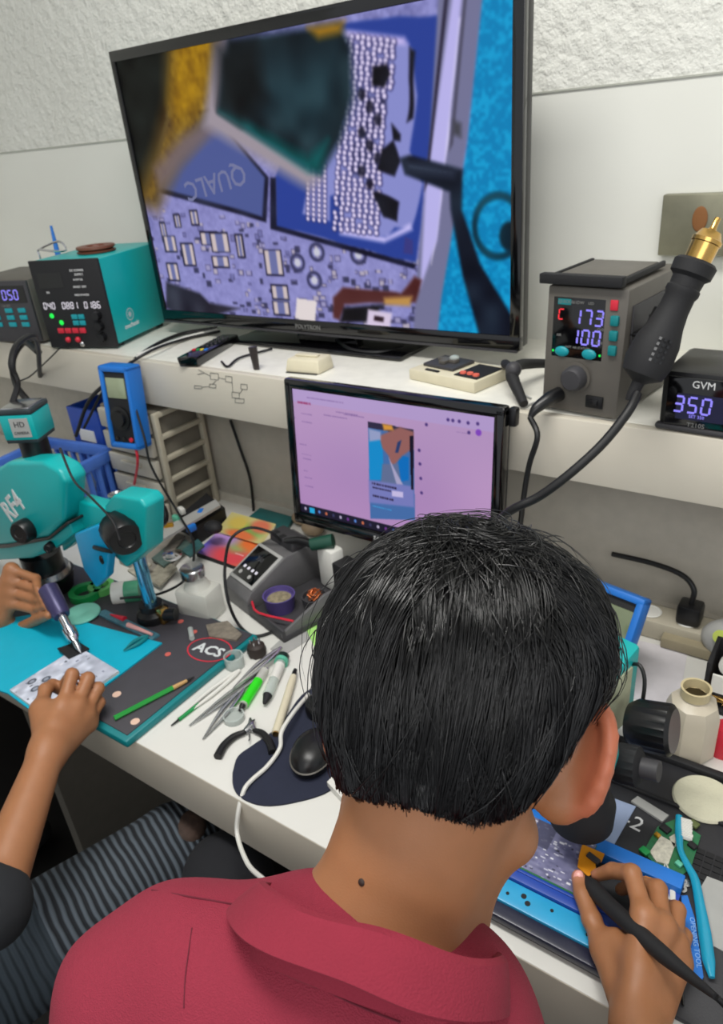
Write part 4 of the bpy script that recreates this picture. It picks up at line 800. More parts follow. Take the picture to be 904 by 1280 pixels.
# colourful pad, book
def gradpad():
    P = [(245, 690), (275, 662), (330, 680), (298, 708)]
    A = [D(*p_, .012) for p_ in P]; t = thing('colourful_tablet', 'flat tablet box with a purple to red rainbow cover beside the soldering station', 'tablet', cen([a.xy for a in A]).to_3d() + Vector((0, 0, DZ)))
    MB().prism([(a.x, a.y) for a in A], DZ, DZ + .0115).build('body', K['blackm'], t, smooth=False, world=True)
    c = Canvas(60, 60, (90, 80, 200)); c.a = (1 - c.X[..., None]) * np.array([95, 90, 205]) + c.X[..., None] * np.array([235, 170, 60]); c.ell(.62, .75, .4, .4, (225, 75, 85), .9); c.ell(.6, .35, .2, .25, (150, 190, 110), .9, .8); c.ell(.85, .2, .3, .2, (235, 120, 60), .8); c.ell(.2, .2, .3, .3, (190, 150, 220), .9); c.rect(.66, .58, .85, .61, (240, 200, 200), .8)
    c.build('rainbow_cover', np.array(A[1]), np.array(A[2] - A[1]), np.array(A[0] - A[1]), t, PRINT, world=True)
gradpad()
def gradpad2():
    P = [(270, 664), (290, 640), (345, 655), (335, 678)]; A = [D(*p_, .018) for p_ in P]
    t = thing('rainbow_card', 'multicoloured card with yellow and green shapes behind the rainbow tablet', 'card', cen([a.xy for a in A]).to_3d() + Vector((0, 0, DZ)))
    MB().prism([(a.x, a.y) for a in A], DZ + .0125, DZ + .0175).build('backing', K['cream'], t, smooth=False, world=True)
    c = Canvas(50, 50, (205, 195, 130)); c.ell(.55, .6, .3, .3, (110, 185, 90), .7); c.ell(.3, .4, .2, .3, (215, 190, 90), .7); c.ell(.75, .3, .2, .3, (220, 120, 90), .6); c.ell(.5, .85, .3, .2, (230, 120, 70), .6)
    c.build('printed_face', np.array(A[1]), np.array(A[2] - A[1]), np.array(A[0] - A[1]), t, PRINT, world=True)
gradpad2()
plate('teal_book', 'dark teal thin case lying at the back under the left edge of the monitor', 'case', [(308, 655), (326, 640), (368, 652), (356, 672), (335, 676)], 0, .012, mat('case_teal', (25, 90, 90), .4, var=.15))
for i, (x, y, rr, m_, l_) in enumerate(((268, 666, .018, K['blackm'], 'black round roll among the clutter left of the rainbow card'), (378, 655, .02, mat('tan_roll', (150, 130, 105), .6), 'tan crumpled roll on the desk beneath the left of the monitor'), (392, 668, .022, mat('tan_roll', 0), 'tan bigger crumpled roll on the desk behind the soldering iron holder'))):
    o = MB().ball((0, 0, rr * .8), (rr * 1.3, rr, rr * .8), seg=16).build('cable_roll', m_); o.location = D(x, y, 0 if i else .044); tag(o, l_, 'roll')
# ------------------------------------------------------------------ soldering station with sponge cup
def solder():
    A = D(283, 748); yaw = math.atan2(-.056, .195); t = thing('iron_station', 'grey soldering station with tilted touch panel and tray of cleaning cups', 'soldering station', A, yaw)
    def prof(x0, x1, P, bev=.003):
        bm = bmesh.new(); lo = [bm.verts.new((x0, y, z)) for y, z in P]; hi = [bm.verts.new((x1, y, z)) for y, z in P]; n = len(P)
        bm.faces.new(lo); bm.faces.new(hi[::-1]); [bm.faces.new((lo[(i + 1) % n], lo[i], hi[i], hi[(i + 1) % n])) for i in range(n)]
        bmesh.ops.recalc_face_normals(bm, faces=bm.faces); bmesh.ops.bevel(bm, geom=bm.edges[:], offset=bev, segments=2, affect='EDGES', profile=.5); bm.verts.index_update()
        mb = MB(); mb.add([v.co.copy() for v in bm.verts], [[v.index for v in f.verts] for f in bm.faces]); bm.free(); return mb
    prof(0, .088, [(0, 0), (0, .034), (.012, .046), (.098, .088), (.175, .088), (.175, 0)]).build('console', mat('station_grey', (96, 95, 96), .45), t)
    an = math.atan2(.042, .086); M = Matrix.Translation((.044, .055, .0685)) @ Matrix.Rotation(an, 4, 'X')
    MB(M).box((0, 0, 0), (.084, .088, .006), bev=.002).build('panel_frame', K['greyl'], t); sc = MB(M).box((0, 0, .003), (.07, .074, .004), bev=.001).build('touch_panel', K['gloss'], t)
    for x in (-.02, -.006, .008, .021): MB(M).box((x, -.012, .0054), (.006, .006, .001)).build('lit_icon', K['ledw'], sc)
    for x in (-.018, .014): MB(M @ Matrix.Translation((x, -.026, .005))).lathe([(0, 0), (.0045, 0), (.0045, .001), (0, .001)], seg=14).build('touch_key', K['greyl'], sc)
    text_mb('350', .014, M @ Matrix.Translation((0, .014, .0052))).build('dim_lettering', K['inkd'], sc)
    MB().box((.044, .135, .096), (.08, .036, .022), bev=.003).build('top_block', K['greyd'], t)
    for x in (.02, .044, .066): MB().box((x, .124, .1072), (.012, .012, .002), bev=.0005).build('slot', K['blackm'], t)
    MB().box((.148, .095, .007), (.12, .19, .014), bev=.003).box((.148, .003, .014), (.12, .006, .026), bev=.002).build('tray', K['greyd'], t)
    prof(.2, .206, [(0, 0), (0, .02), (.1, .055), (.19, .055), (.19, 0)], .001).build('side_wall', mat('station_grey', 0), t)
    cm = MB(Matrix.Translation((.128, .048, .014))).lathe([(0, 0), (.026, 0), (.03, .03), (.031, .032), (.028, .032), (.026, .024), (0, .024)], seg=36).build('cup', mat('cup_purple', (82, 70, 128), .4), t)
    MB(Matrix.Translation((.128, .048, .036))).lathe([(0, .004), (.018, .0035), (.0262, .001), (.0262, -.001), (0, -.001)], seg=30).build('sponge', mat('sponge_dirty', (135, 125, 100), .9, var=.4, scale=120, bump=.8, bscale=260), t)
    MB(Matrix.Translation((.172, .098, .014))).lathe([(0, 0), (.022, 0), (.025, .026), (.022, .026), (.02, .018), (0, .018)], seg=30).build('wool_cup', K['greyd'], t)
    wl = MB()
    rr = random.Random(3)
    for i in range(26):
        a = rr.uniform(0, 2 * PI); wl.tube([(.172 + .016 * math.cos(a + j * 1.3) * rr.uniform(.3, 1), .098 + .016 * math.sin(a + j * 1.3) * rr.uniform(.3, 1), .034 + rr.uniform(0, .014)) for j in range(4)], .0011, 4, sm=3)
    wl.build('brass_wool', mat('copper_wool', (190, 105, 60), .3, .7), t)
    MB().box((.142, .165, .06), (.05, .03, .09), bev=.005).build('holder_block', K['white'], t); MB().tube([(.118, .14, .11), (.15, .17, .118)], [.012, .014], 18).build('holder_sleeve', mat('sleeve_green', (20, 70, 55), .4), t)
    MB().box((.178, .17, .05), (.03, .04, .07), bev=.004).build('rear_support', K['blackm'], t)
    MB().tube([(.07, .11, .112), (.09, .13, .113), (.12, .142, .11)], [.0045, .008, .008], 14, sm=3).build('rest_handle', K['black'], t)
    rd = MB(); rd.tube([(.09, .01, .03), (.13, -.001, .03), (.2, .03, .03)], .0022, 6, sm=3); rd.build('red_lead', K['red'], t)
    return t
solder()
flat('steel_sheet', 'flat grey metal sheet on the desk right of the soldering station', 'plate', [(338, 812), (352, 822), (430, 772), (440, 740), (418, 738)], 0, .0015, K['greyl'])
flat('sticky_note', 'light green sticky note half hidden behind the head', 'note', [(377, 775), (395, 812), (420, 800), (425, 768), (405, 762)], .0017, .0012, K['sticky'])
# ------------------------------------------------------------------ hand tools in front
tweezers('tweezers', 'white handled tweezers lying nearest the mat edge pointing to the lower left', (220, 903), (300, 840), K['white'], w=.008)
tweezers('tweezers', 'long steel tweezers in the middle of the tool row', (237, 909), (335, 838), K['steel'], w=.008)
tweezers('tweezers', 'steel tweezers with the tip closest to the front edge of the desk', (254, 926), (306, 862), K['steel'], w=.009)
tweezers('tweezers', 'steel tweezers farthest back reaching toward the round connector', (292, 862), (352, 812), K['steel'], .008, w=.008)
gb = thing('green_brush', 'thin black brush with a green grip lying beside the white tweezers', 'brush', D(216, 906)); a, b = D(214, 907, .003), D(288, 850, .003); f_ = lambda k: a + (b - a) * k
MB().tube([f_(0), f_(.12)], [.001, .0022], 8).tube([f_(.45), f_(1)], [.0026, .002], 8).build('shaft', K['black'], gb, world=True); MB().tube([f_(.12), f_(.45)], .0032, 8).build('grip', K['green'], gb, world=True)
sy = thing('flux_syringe', 'syringe filled with bright green flux and a black needle tip', 'syringe', D(310, 865)); a, b = D(301, 886, .008), D(331, 838, .008); f_ = lambda k: a + (b - a) * k
MB().tube([f_(.08), f_(1)], .0075, 18).build('barrel', K['clear'], sy, world=True); MB().tube([f_(.12), f_(.72)], .0079, 18).build('flux', K['greenb'], sy, world=True); MB().tube([f_(-.05), f_(.1)], [.002, .006], 12).build('tip', K['black'], sy, world=True)
s2 = thing('clear_syringe', 'clear syringe with a mint plunger ring right of the green flux syringe', 'syringe', D(345, 855)); a, b = D(331, 878, .009), D(353, 824, .009)
MB().tube([f_(.15), f_(.9)], .0085, 18).build('barrel', K['frost'], s2, world=True); MB().tube([f_(.5), f_(.85)], .0088, 18).build('label_band', K['white'], s2, world=True); MB().tube([f_(.9), f_(.97)], .012, 18).build('mint_collar', K['mint'], s2, world=True); MB().tube([f_(.97), f_(1.08)], .0105, 18).build('dark_cap', mat('cap_green', (15, 40, 32), .4), s2, world=True); MB().tube([f_(-.02), f_(.15)], [.003, .008], 10).build('tip', K['blackm'], s2, world=True)
for i, (x, y, rr, hh, m_, nm, lb_) in enumerate(((293, 899, .017, .010, K['frost'], 'clear_reel', 'small clear round reel just above the pliers'), (294, 832, .017, .022, K['frost'], 'glass_jar', 'small open glass jar beside the teal mat edge'))):
    o = MB().lathe([(0, 0), (rr, 0), (rr, hh), (rr * .86, hh), (rr * .84, .003), (0, .003)], seg=30).build(nm, m_); o.location = D(x, y); tag(o, lb_, 'jar' if i else 'reel')
cn = thing('round_connector', 'dark fuzzy round cable connector standing behind the tweezers', 'connector', D(322, 818)); MB().lathe([(0, 0), (.014, 0), (.016, .006), (.015, .02), (.010, .024), (0, .024)], seg=18, rib=(1, 2), ribd=.12).build('shell', mat('dark_brown', (48, 38, 34), .6), cn)
for k in range(5): MB().tube([(.008 * math.cos(k * 1.3), .008 * math.sin(k * 1.3), .02), (.009 * math.cos(k * 1.3), .009 * math.sin(k * 1.3), .032)], .0014, 6).build('pin', K['chrome'], cn)
# cutters
pl = thing('side_cutters', 'small side cutters with black curved handles at the front of the tool row', 'pliers', D(314, 915)); hz = .006
for pts in (((272, 946), (280, 932), (292, 921), (306, 915)), ((341, 941), (337, 928), (328, 917), (318, 913))): MB().tube([D(*p_, hz) for p_ in pts], [.0065, .006, .0055, .004], 12, sm=5).build('handle', K['rubber'], pl, world=True)
MB().tube([D(306, 915, hz), D(314, 908, hz), D(318, 900, hz)], [.0045, .007, .002], 10).tube([D(318, 913, hz), D(314, 906, hz), D(313, 898, hz)], [.0045, .006, .002], 10).build('jaws', K['steel'], pl, world=True); MB().tube([D(311, 906, .001), D(312, 924, .008), D(311, 926, .0085)], .0012, 6).build('spring', K['steel'], pl, world=True)
wt = thing('white_stylus', 'cream hollow stylus tube with a black cap lying on the mouse pad edge', 'stylus', D(350, 890)); a, b = D(345, 917, .0085), D(367, 845, .0085); f_ = lambda k: a + (b - a) * k
MB().tube([f_(0), f_(.03), f_(.9), f_(1.0)], [.0065, .007, .0062, .005], 18).build('tube', K['cream'], wt, world=True); MB().tube([f_(.98), f_(1.12)], [.0048, .0035], 12).build('cap', K['black'], wt, world=True); MB().tube([f_(-.012), f_(.01)], .0052, 16).build('brass_end', K['brass'], wt, world=True)
# mouse pad, mouse
mp_ = [(291, 968), (292, 985), (303, 999), (330, 1008), (368, 1004), (415, 988), (450, 950), (440, 880), (405, 860), (378, 870), (350, 908), (318, 932), (298, 947)]
P = cr([D(*p_) for p_ in mp_] + [D(*mp_[0])], 4)[:-1]; c = cen([p_.xy for p_ in P]); o = MB().prism([(p_.x - c.x, p_.y - c.y) for p_ in P], 0, .003).build('mouse_pad', K['navy'], None, smooth=False); o.location = (c.x, c.y, DZ); tag(o, 'dark navy rounded mouse pad at the desk edge left of the seated person', 'mouse pad')
c = D(392, 948, .003); ms = thing('computer_mouse', 'black rounded computer mouse on the navy pad', 'mouse', c, .35)
Ms = Solid().ell((0, 0, .004), (.031, .048, .030), k=.004).fn(lambda P: .0 - P[:, 2], .003, True) if False else None
MB().lathe([(0, .034), (.010, .0335), (.02, .030), (.028, .022), (.031, .012), (.030, .004), (.027, 0), (0, 0)], Matrix.Diagonal((1, 1.4, 1, 1)), seg=36).build('shell', K['black'], ms); MB().lathe([(.0308, .0125), (.0318, .0135), (.0308, .0145)], Matrix.Diagonal((1, 1.4, 1, 1)), seg=36).build('seam', K['grey'], ms)
c = D(402, 890, .003); MB_ = MB().lathe([(0, .03), (.012, .029), (.022, .022), (.025, .012), (.023, 0), (0, 0)], seg=28).build('black_dome', K['black']); MB_.location = c; tag(MB_, 'black domed puck behind the mouse next to the head', 'puck')
flat('white_notepad', 'white pad corner showing between mouse pad and neck', 'pad', [(410, 985), (432, 962), (470, 990), (436, 1013)], 0, .012, K['white'])
def cable(name, label, pts, r, m, sm=6, seg=8, cat='cable'):
    P = [Vector(p_) for p_ in pts]; c = P[0]; o = MB().tube([p_ - c for p_ in P], r, seg, sm=sm).build(name, m); o.location = c; return tag(o, label, cat)
cable('white_cable', 'white cable curving over the mouse pad and hanging off the desk edge', [D(386, 868, .006), D(366, 892, .022), D(352, 915, .022), D(350, 935, .01), D(335, 957, .007), D(315, 975, .007), D(305, 988, .006), at_y(298, 1015, .445), at_y(297, 1045, .43), at_y(310, 1080, .40), at_y(330, 1100, .38)], .0032, K['white'])
cable('black_lead', 'thin black lead hanging over the desk edge by the neck', [D(470, 1000, .02), D(430, 1040, .004), at_y(405, 1075, .44), at_y(395, 1100, .43), at_y(392, 1150, .40)], .0026, K['rubber'])
# ------------------------------------------------------------------ cables at the back
cable('station_cable', 'black cable looping from the soldering station down to the desk', [D(352, 676, .1), at_z(335, 664, .875), at_z(310, 660, .88), at_z(288, 675, .87), at_z(281, 712, .85), at_z(285, 750, .81), D(298, 780, .012), D(318, 795, .004), D(345, 788, .004), D(378, 772, .006), D(408, 758, .004)], .003, K['rubber'])
cable('hot_air_hose', 'thick black cable from the hot air handle to the desk behind the head', [at_y(797, 492, .955), at_y(785, 515, .93), at_y(755, 553, .9), at_y(715, 590, .87), at_y(675, 620, .85), at_y(630, 645, .84), at_y(600, 690, .9)], .0062, K['rubber'], seg=12)
cable('plug_cable', 'black cable hanging from the rework station front plug', [HA.matrix_basis @ Vector((-.05, -.05, .0056)), at_y(672, 545, .95), at_y(662, 580, .95), at_y(655, 620, .96), at_y(648, 680, 1.0)], .0045, K['rubber'])
cable('wall_cable', 'thin black cable hanging under the shelf left of the monitor', [at_y(288, 525, 1.135), at_y(300, 560, 1.13), at_y(313, 600, 1.13), at_y(318, 650, 1.12)], .0035, K['rubber'])
cable('loop_cable', 'thin black cable looping down behind the left microscope', [at_y(160, 480, .96), at_y(180, 545, .93), at_y(190, 585, .92), D(225, 645, .08), D(242, 680, .08), D(235, 720, .07), D(200, 742, .045), D(150, 748, .05)], .0026, K['rubber'])
cable('shelf_cable', 'black cable running along the shelf over the multimeter', [at_y(95, 545, .92), at_y(112, 500, .94), at_y(145, 470, .96), S(185, 437, .006), S(225, 418, .006), S(272, 410, .008)], .0045, K['rubber'])
cable('shelf_cable', 'thinner black cable beside the white lead on the shelf', [at_y(105, 535, .93), at_y(135, 480, .965), S(180, 443, .012), S(230, 424, .006), S(275, 414, .006)], .0032, K['rubber'])
cable('white_lead', 'white flat lead on the shelf between two black cables', [S(172, 445, .005), S(205, 432, .005), S(235, 422, .005), S(272, 413, .006)], .0055, K['white'])
cable('thick_cable', 'thick black cable drooping at far left of the shelf', [S(48, 440, .02), at_y(30, 428, .98), at_y(16, 450, .95), at_y(20, 480, .92), at_y(34, 500, .9), at_y(60, 530, .92)], .008, K['rubber'], seg=12)
cable('thin_lead', 'thin grey lead crossing below the teal power station', [S(78, 432, .02), at_y(60, 450, .98), at_y(38, 470, .96), at_y(25, 476, .95)], .0018, K['rubber'])
cable('scope_lead', 'thin black lead draped over the left microscope arm', [at_y(75, 560, .6), at_y(92, 600, .59), at_y(112, 620, .585), at_y(140, 650, .575), at_y(150, 675, .57)], .002, K['rubber'])
cable('red_lead', 'red probe lead hanging from the blue multimeter', [at_y(163, 552, .95), at_y(170, 562, .93), at_y(172, 580, .93), at_y(168, 605, .95)], .0032, K['red'])
cable('television_cable', 'black cable hanging in a curve under the television', [at_y(420, 424, 1.24), S(440, 437, .012), S(475, 440, .01), at_y(505, 434, 1.24)], .0035, K['rubber'])
cable('shelf_lead', 'short thin black lead on the shelf by the upright clip', [S(277, 452, .004), S(285, 458, .004), S(300, 447, .004), S(340, 436, .004)], .0024, K['rubber'])
cable('clear_lead', 'thin pale lead coil beside the rework station', [S(664, 498, .0025), S(650, 492, .0025), S(646, 500, .0025), S(654, 508, .0025), S(668, 503, .0025)], .0016, K['greyl'])
# ------------------------------------------------------------------ RIGHT SIDE
def scope2():
    t = thing('microscope', 'second teal microscope partly hidden behind the seated person with a large black focus knob', 'microscope', (-.20, .70, DZ))
    a = at_t(766, 860, .98); M = Matrix.Translation((a.x + .004, a.y + .006, 0)) @ Matrix.Rotation(-.25, 4, 'Z')
    MB(M).hexa([(-.07, -.05, .83), (.0, -.05, .83), (.0, .05, .83), (-.07, .05, .83), (-.07, -.05, .925), (.0, -.05, .925), (.0, .05, .952), (-.07, .05, .952)], bev=.006).build('head_block', K['teal'], t, world=True)
    MB(M).box((.001, .0, .885), (.003, .06, .09), bev=.001).build('side_label', mat('label_tan', (175, 180, 150), .4, var=.2, scale=60), t, world=True)
    k0, k1 = at_t(797, 905, .985), at_t(838, 913, .975); ax = (k1 - k0).normalized()
    Mk = Matrix.Translation(k0) @ ax.to_track_quat('Z', 'Y').to_matrix().to_4x4(); L_ = .043
    MB(Mk).lathe([(.024, -.01), (.029, 0), (.030, L_ * .9), (.026, L_), (.025, L_), (0, L_ * .97)], seg=48, rib=(1, 2), ribd=.05).build('focus_knob', K['black'], t, world=True)
    k2 = at_t(774, 953, .945); Mk2 = Matrix.Translation(k2) @ ax.to_track_quat('Z', 'Y').to_matrix().to_4x4()
    MB(Mk2).lathe([(.018, -.01), (.0215, 0), (.0215, .022), (.016, .026), (0, .026)], seg=36, rib=(1, 2), ribd=.07).build('small_knob', K['blackm'], t, world=True)
    MB(Mk2).lathe([(.012, .026), (.012, .045), (0, .045)], seg=20).build('side_port', K['greyd'], t, world=True)
    e = at_t(728, 1000, .93); MB(Matrix.Translation((e.x, e.y, e.z - .03))).lathe([(.02, .0), (.036, 0), (.037, .028), (.03, .04), (.027, .09), (0, .09)], seg=40).build('ring_light', K['blackm'], t, world=True)
    MB(Matrix.Translation((e.x - .005, e.y + .02, e.z + .03))).lathe([(.03, 0), (.034, .03), (.03, .06), (0, .06)], seg=32).build('lower_head', K['teal'], t, world=True)
    MB().tube([(a.x - .055, .78, DZ + .022), (a.x - .055, .78, .95)], .012, 20).build('pole', K['chrome'], t, world=True)
    MB().box((a.x - .055, .75, .90), (.05, .12, .04), bev=.006).build('arm', K['teal'], t, world=True)
    MB().box((a.x - .055, .77, DZ + .016), (.1, .05, .012), bev=.003).build('base', K['black'], t, world=True)
    MB().tube([at_t(788, 830, 1.0), at_t(800, 832, .99), at_t(806, 850, .99), at_t(803, 878, 1.0), at_t(796, 890, 1.02)], .0025, 8, sm=4).build('lamp_wire', K['rubber'], t, world=True)
scope2()
# blue meter leaning at the right
TR, BR, TL = at_y(808, 750, .95), at_y(781, 835, .90), at_y(735, 722, .97)
t = thing('blue_meter', 'blue rimmed meter with greenish display leaning behind the seated person\'s hair', 'multimeter', Vector(((TL.x + TR.x) / 2, .92, DZ)))
ux = (TR - TL).normalized(); uz = (TR - BR).normalized(); uy = uz.cross(ux).normalized(); uz = ux.cross(uy)
ln = 0.0
M = Matrix(((ux.x, uy.x, uz.x, TR.x), (ux.y, uy.y, uz.y, TR.y), (ux.z, uy.z, uz.z, TR.z), (0, 0, 0, 1))); w_ = .10; h_ = (TR.z - DZ) / max(uz.z, .3) * .96
f = MB(M); f.box((-.006, .012, -h_ / 2), (.012, .03, h_), bev=.004).box((-w_ + .006, .012, -h_ / 2), (.012, .03, h_), bev=.004).box((-w_ / 2, .012, -.006), (w_, .0301, .012), bev=.004).box((-w_ / 2, .012, -h_ + .006), (w_, .0301, .012), bev=.004); f.build('holster', K['blue'], t, world=True)
MB(M).box((-w_ / 2, .014, -h_ / 2), (w_ - .02, .02, h_ - .02), bev=.002).build('face', K['blackm'], t, world=True); MB(M).box((-w_ / 2 + .012, .002, -.052), (w_ * .55, .006, .055), bev=.001).build('display', mat('lcd_green2', (120, 130, 100), .15, coat=.5), t, world=True)
ps = thing('power_strip', 'white power strip along the back of the desk under the shelf at right', 'power strip', (-.28, 1.09, DZ))
MB().box((-.28, 1.09, DZ + .018), (.32, .055, .036), bev=.005).build('body', K['beige'], ps, world=True)
for i in range(5): MB(Matrix.Translation((-.41 + i * .06, 1.088, DZ + .036))).lathe([(0, 0), (.018, 0), (.019, .002), (.017, .003), (.016, .001), (0, .001)], seg=22).build('socket', K['white'], ps, world=True)
MB().box((-.15, 1.07, DZ + .012), (.1, .05, .02), bev=.003).build('adapter', mat('adapter_tan', (150, 140, 115), .5), ps, world=True)
pg = thing('black_plug', 'black plug and curved cord in the power strip right of the blue meter', 'plug', (-.17, 1.09, DZ + .038)); MB().box((-.168, 1.088, DZ + .056), (.038, .036, .036), bev=.006).build('body', K['black'], pg, world=True)
MB().tube([(-.168, 1.088, DZ + .074), (-.168, 1.09, DZ + .1), (-.19, 1.1, DZ + .115), (-.24, 1.11, DZ + .118), (-.31, 1.12, DZ + .112)], .0045, 10, sm=5).build('cord', K['rubber'], pg, world=True)
wa = thing('round_adapter', 'white rounded charger with a yellow green sticker at the back right of the desk', 'charger', (-.095, 1.07, DZ)); MB().ball((0, 0, .035), (.05, .035, .035), seg=24).build('body', K['greyl'], wa)
MB(Matrix.Translation((-.018, -.028, .056)) @ Matrix.Rotation(.75, 4, 'X')).lathe([(0, 0), (.011, 0), (.011, .002), (0, .002)], seg=20).build('sticker', mat('lime', (165, 180, 45), .5), wa); MB().tube([(.012, -.03, .03), (.012, -.034, .1)], .002, 6).build('antenna', K['blackm'], wa)
# iron stand
sx, sy_ = -.062, .965; t = thing('tip_cleaner_stand', 'black framed iron stand with white brackets and brass wool at the right edge', 'stand', (sx, sy_, DZ))
f = MB(); f.box((0, .0, .004), (.1, .07, .008), bev=.002).box((-.047, 0, .045), (.006, .07, .085), bev=.001).box((.047, 0, .045), (.006, .07, .085), bev=.001).box((0, .033, .045), (.1, .005, .085), bev=.001).box((0, -.032, .036), (.1, .005, .006), bev=.001); f.build('frame', K['blackm'], t)
f = MB(); f.prism([(-.04, 0), (.04, 0), (.04, .03), (.022, .03), (.012, .018), (-.006, .018), (-.014, .03), (-.04, .03)], -.002, .002, M=Matrix.Translation((0, -.035, .04)) @ FRONT); f.build('white_bracket', K['white'], t)
MB(Matrix.Translation((-.018, -.012, .075)) @ Matrix.Rotation(PI / 2, 4, 'X')).lathe([(.008, -.004), (.019, -.004), (.019, .004), (.008, .004), (.008, -.004)], seg=28).build('ring_bracket', K['white'], t)
MB(Matrix.Translation((.02, -.012, .075)) @ Matrix.Rotation(PI / 2, 4, 'X')).lathe([(.008, -.004), (.017, -.004), (.017, .004), (.008, .004), (.008, -.004)], seg=28).build('ring_bracket', K['white'], t)
wl = MB(); rr = random.Random(5)
for i in range(40): a = rr.uniform(0, 6.28); wl.tube([(rr.uniform(-.04, .04), rr.uniform(-.03, .028), .012 + rr.uniform(0, .018)) for j in range(4)], .001, 4, sm=3)
wl.build('brass_wool', K['brass'], t)
# bottle
c = D(852, 952); bt = thing('flux_bottle', 'open translucent plastic bottle standing right of the black focus knob', 'bottle', (c.x, c.y + .028, DZ), .3)
MB().lathe([(0, 0), (.031, 0), (.035, .004), (.035, .07), (.030, .086), (.018, .094), (.0165, .096)], Matrix.Rotation(.4, 4, 'Z'), seg=8).build('body', K['milky'], bt); MB().lathe([(.0165, .094), (.019, .096), (.019, .108), (.0195, .11), (.0165, .11), (.016, .096)], seg=36).build('neck', mat('neck_yellow', (205, 190, 150), .4), bt)
c = D(900, 945); o = MB().lathe([(0, 0), (.017, 0), (.018, .004), (.018, .04), (.014, .046), (0, .047)], seg=28).build('red_jar', K['red']); o.location = c + Vector((.0, .01, 0)); tag(o, 'red round jar at the right edge beside the open bottle', 'jar')
# black work mat
wmx0, wmx1, wy0, wy1 = -.40, .22, .474, .806
bm_ = thing('work_mat', 'black work mat with raised rails under the blue board holder', 'mat', ((wmx0 + wmx1) / 2, .64, DZ))
MB().box(((wmx0 + wmx1) / 2, (wy0 + wy1) / 2, DZ + .004), (wmx1 - wmx0, wy1 - wy0, .008), bev=.002).build('base', mat('mat_black', (44, 44, 48), .55, bump=.1, bscale=500), bm_, world=True)
yr = D(893, 1033).y; f = MB().box(((wmx0 + wmx1) / 2, wy1 - .006, DZ + .011), (wmx1 - wmx0, .012, .012), bev=.003).box(((wmx0 + wmx1) / 2, yr, DZ + .0095), (wmx1 - wmx0, .006, .006), bev=.002); f.build('rail', K['blackm'], bm_, world=True)
f = MB(); k0 = D(868, 1068)
for i in range(9):
    for j in range(6): f.box((k0.x - .015 + i * .0105, k0.y - .012 + j * .0085 - .03, DZ + .0086), (.009, .007, .0016))
f.build('key_grid', K['blackm'], bm_, world=True)
text_mb('-2', .03, Matrix.Translation(D(792, 1028, .0083)) @ Matrix.Rotation(-.12, 4, 'Z'), ext=.0002).build('mat_lettering', K['ink'], bm_, world=True)
h0 = .0084
flat('pale_pad', 'pale blue square pad lying under the black ring light', 'pad', [(690, 1020), (730, 985), (795, 1009), (768, 1056), (730, 1042)], h0, .0015, K['pale'])
P = [(789, 1003), (797, 997), (836, 1021), (828, 1029)]; flat('metal_comb', 'short grey toothed metal strip above the printed number 2', 'strip', P, h0, .003, K['greyl'])
c = D(880, 1000, h0); o = MB().lathe([(0, .006), (.02, .007), (.036, .005), (.038, .002), (.037, 0), (0, 0)], seg=40).build('sponge_disc', K['sponge']); o.location = c; tag(o, 'cream round sponge disc on the black mat by the right edge', 'sponge')
# board holder
def holder():
    t = thing('board_holder', 'blue metal board holder with light blue and black front rails on the black mat', 'board holder', (-.2, .55, DZ + .008)); z = DZ + .0084
    y = [D(615, 1147, .012).y, D(622, 1128, .016).y, D(640, 1103, .018).y, D(655, 1092, .018).y, D(700, 1046, .018).y, D(706, 1036, .018).y]
    x0, x1 = -.36, -.075
    MB().box(((x0 + x1) / 2 - .01, (y[0] + y[1]) / 2, z + .006), (x1 - x0 + .02, y[1] - y[0], .012), bev=.002).build('black_rail', mat('rail_dark', (40, 42, 62), .3, var=.1), t, world=True)
    MB().box(((x0 + x1) / 2, (y[1] + y[2]) / 2, z + .007), (x1 - x0, y[2] - y[1] - .001, .014), bev=.0015).build('light_rail', mat('rail_light', (50, 165, 215), .3), t, world=True)
    h = MB()
    for i, x in enumerate((-.29, -.25, -.222, -.205, -.198, -.172, -.13)): h.cyl((x, (y[1] + y[2]) / 2 + (.003 if i % 2 else -.003), z + .0138), (x, (y[1] + y[2]) / 2 + (.003 if i % 2 else -.003), z + .0145), .0032 if i in (3, 4) else .002, seg=14)
    h.build('screw_hole', K['blackm'], t, world=True)
    MB().box(((x0 + x1) / 2, (y[2] + y[3]) / 2, z + .009), (x1 - x0, y[3] - y[2], .018), bev=.001).box(((x0 + x1) / 2, (y[2] + y[3]) / 2 + .004, z + .0185), (x1 - x0, .004, .002), bev=.0005).build('clamp_rail', K['blued'], t, world=True)
    MB().box(((x0 + x1) / 2, (y[4] + y[5]) / 2, z + .009), (x1 - x0 + .03, y[5] - y[4] + .006, .018), bev=.0015).build('rear_rail', K['blue'], t, world=True)
    MB().box((x0 + .012, (y[1] + y[5]) / 2, z + .004), (.02, y[5] - y[1], .008)).box((x1 + .0, (y[1] + y[5]) / 2, z + .004), (.03, y[5] - y[1], .008)).build('cross_bar', K['blued'], t, world=True)
    return y, z
hy, hz0 = holder()
c = Canvas(160, 110, (112, 112, 146)); r = np.random.default_rng(21); c.a += c.noise(30, 1)[..., None] * 40
for i in range(260):
    u, v = r.random(2); w, h = r.uniform(.008, .03), r.uniform(.008, .04); c.rect(u, v, u + w, v + h, [(215, 215, 228), (160, 160, 185), (45, 45, 65), (235, 235, 240), (110, 110, 150)][r.integers(5)], .9)
for u, v in ((.3, .15), (.35, .22), (.28, .25)): c.ell(u, v, .03, .04, (235, 238, 245), .3)
c.rect(.62, .0, .75, .5, (60, 60, 85), .8)
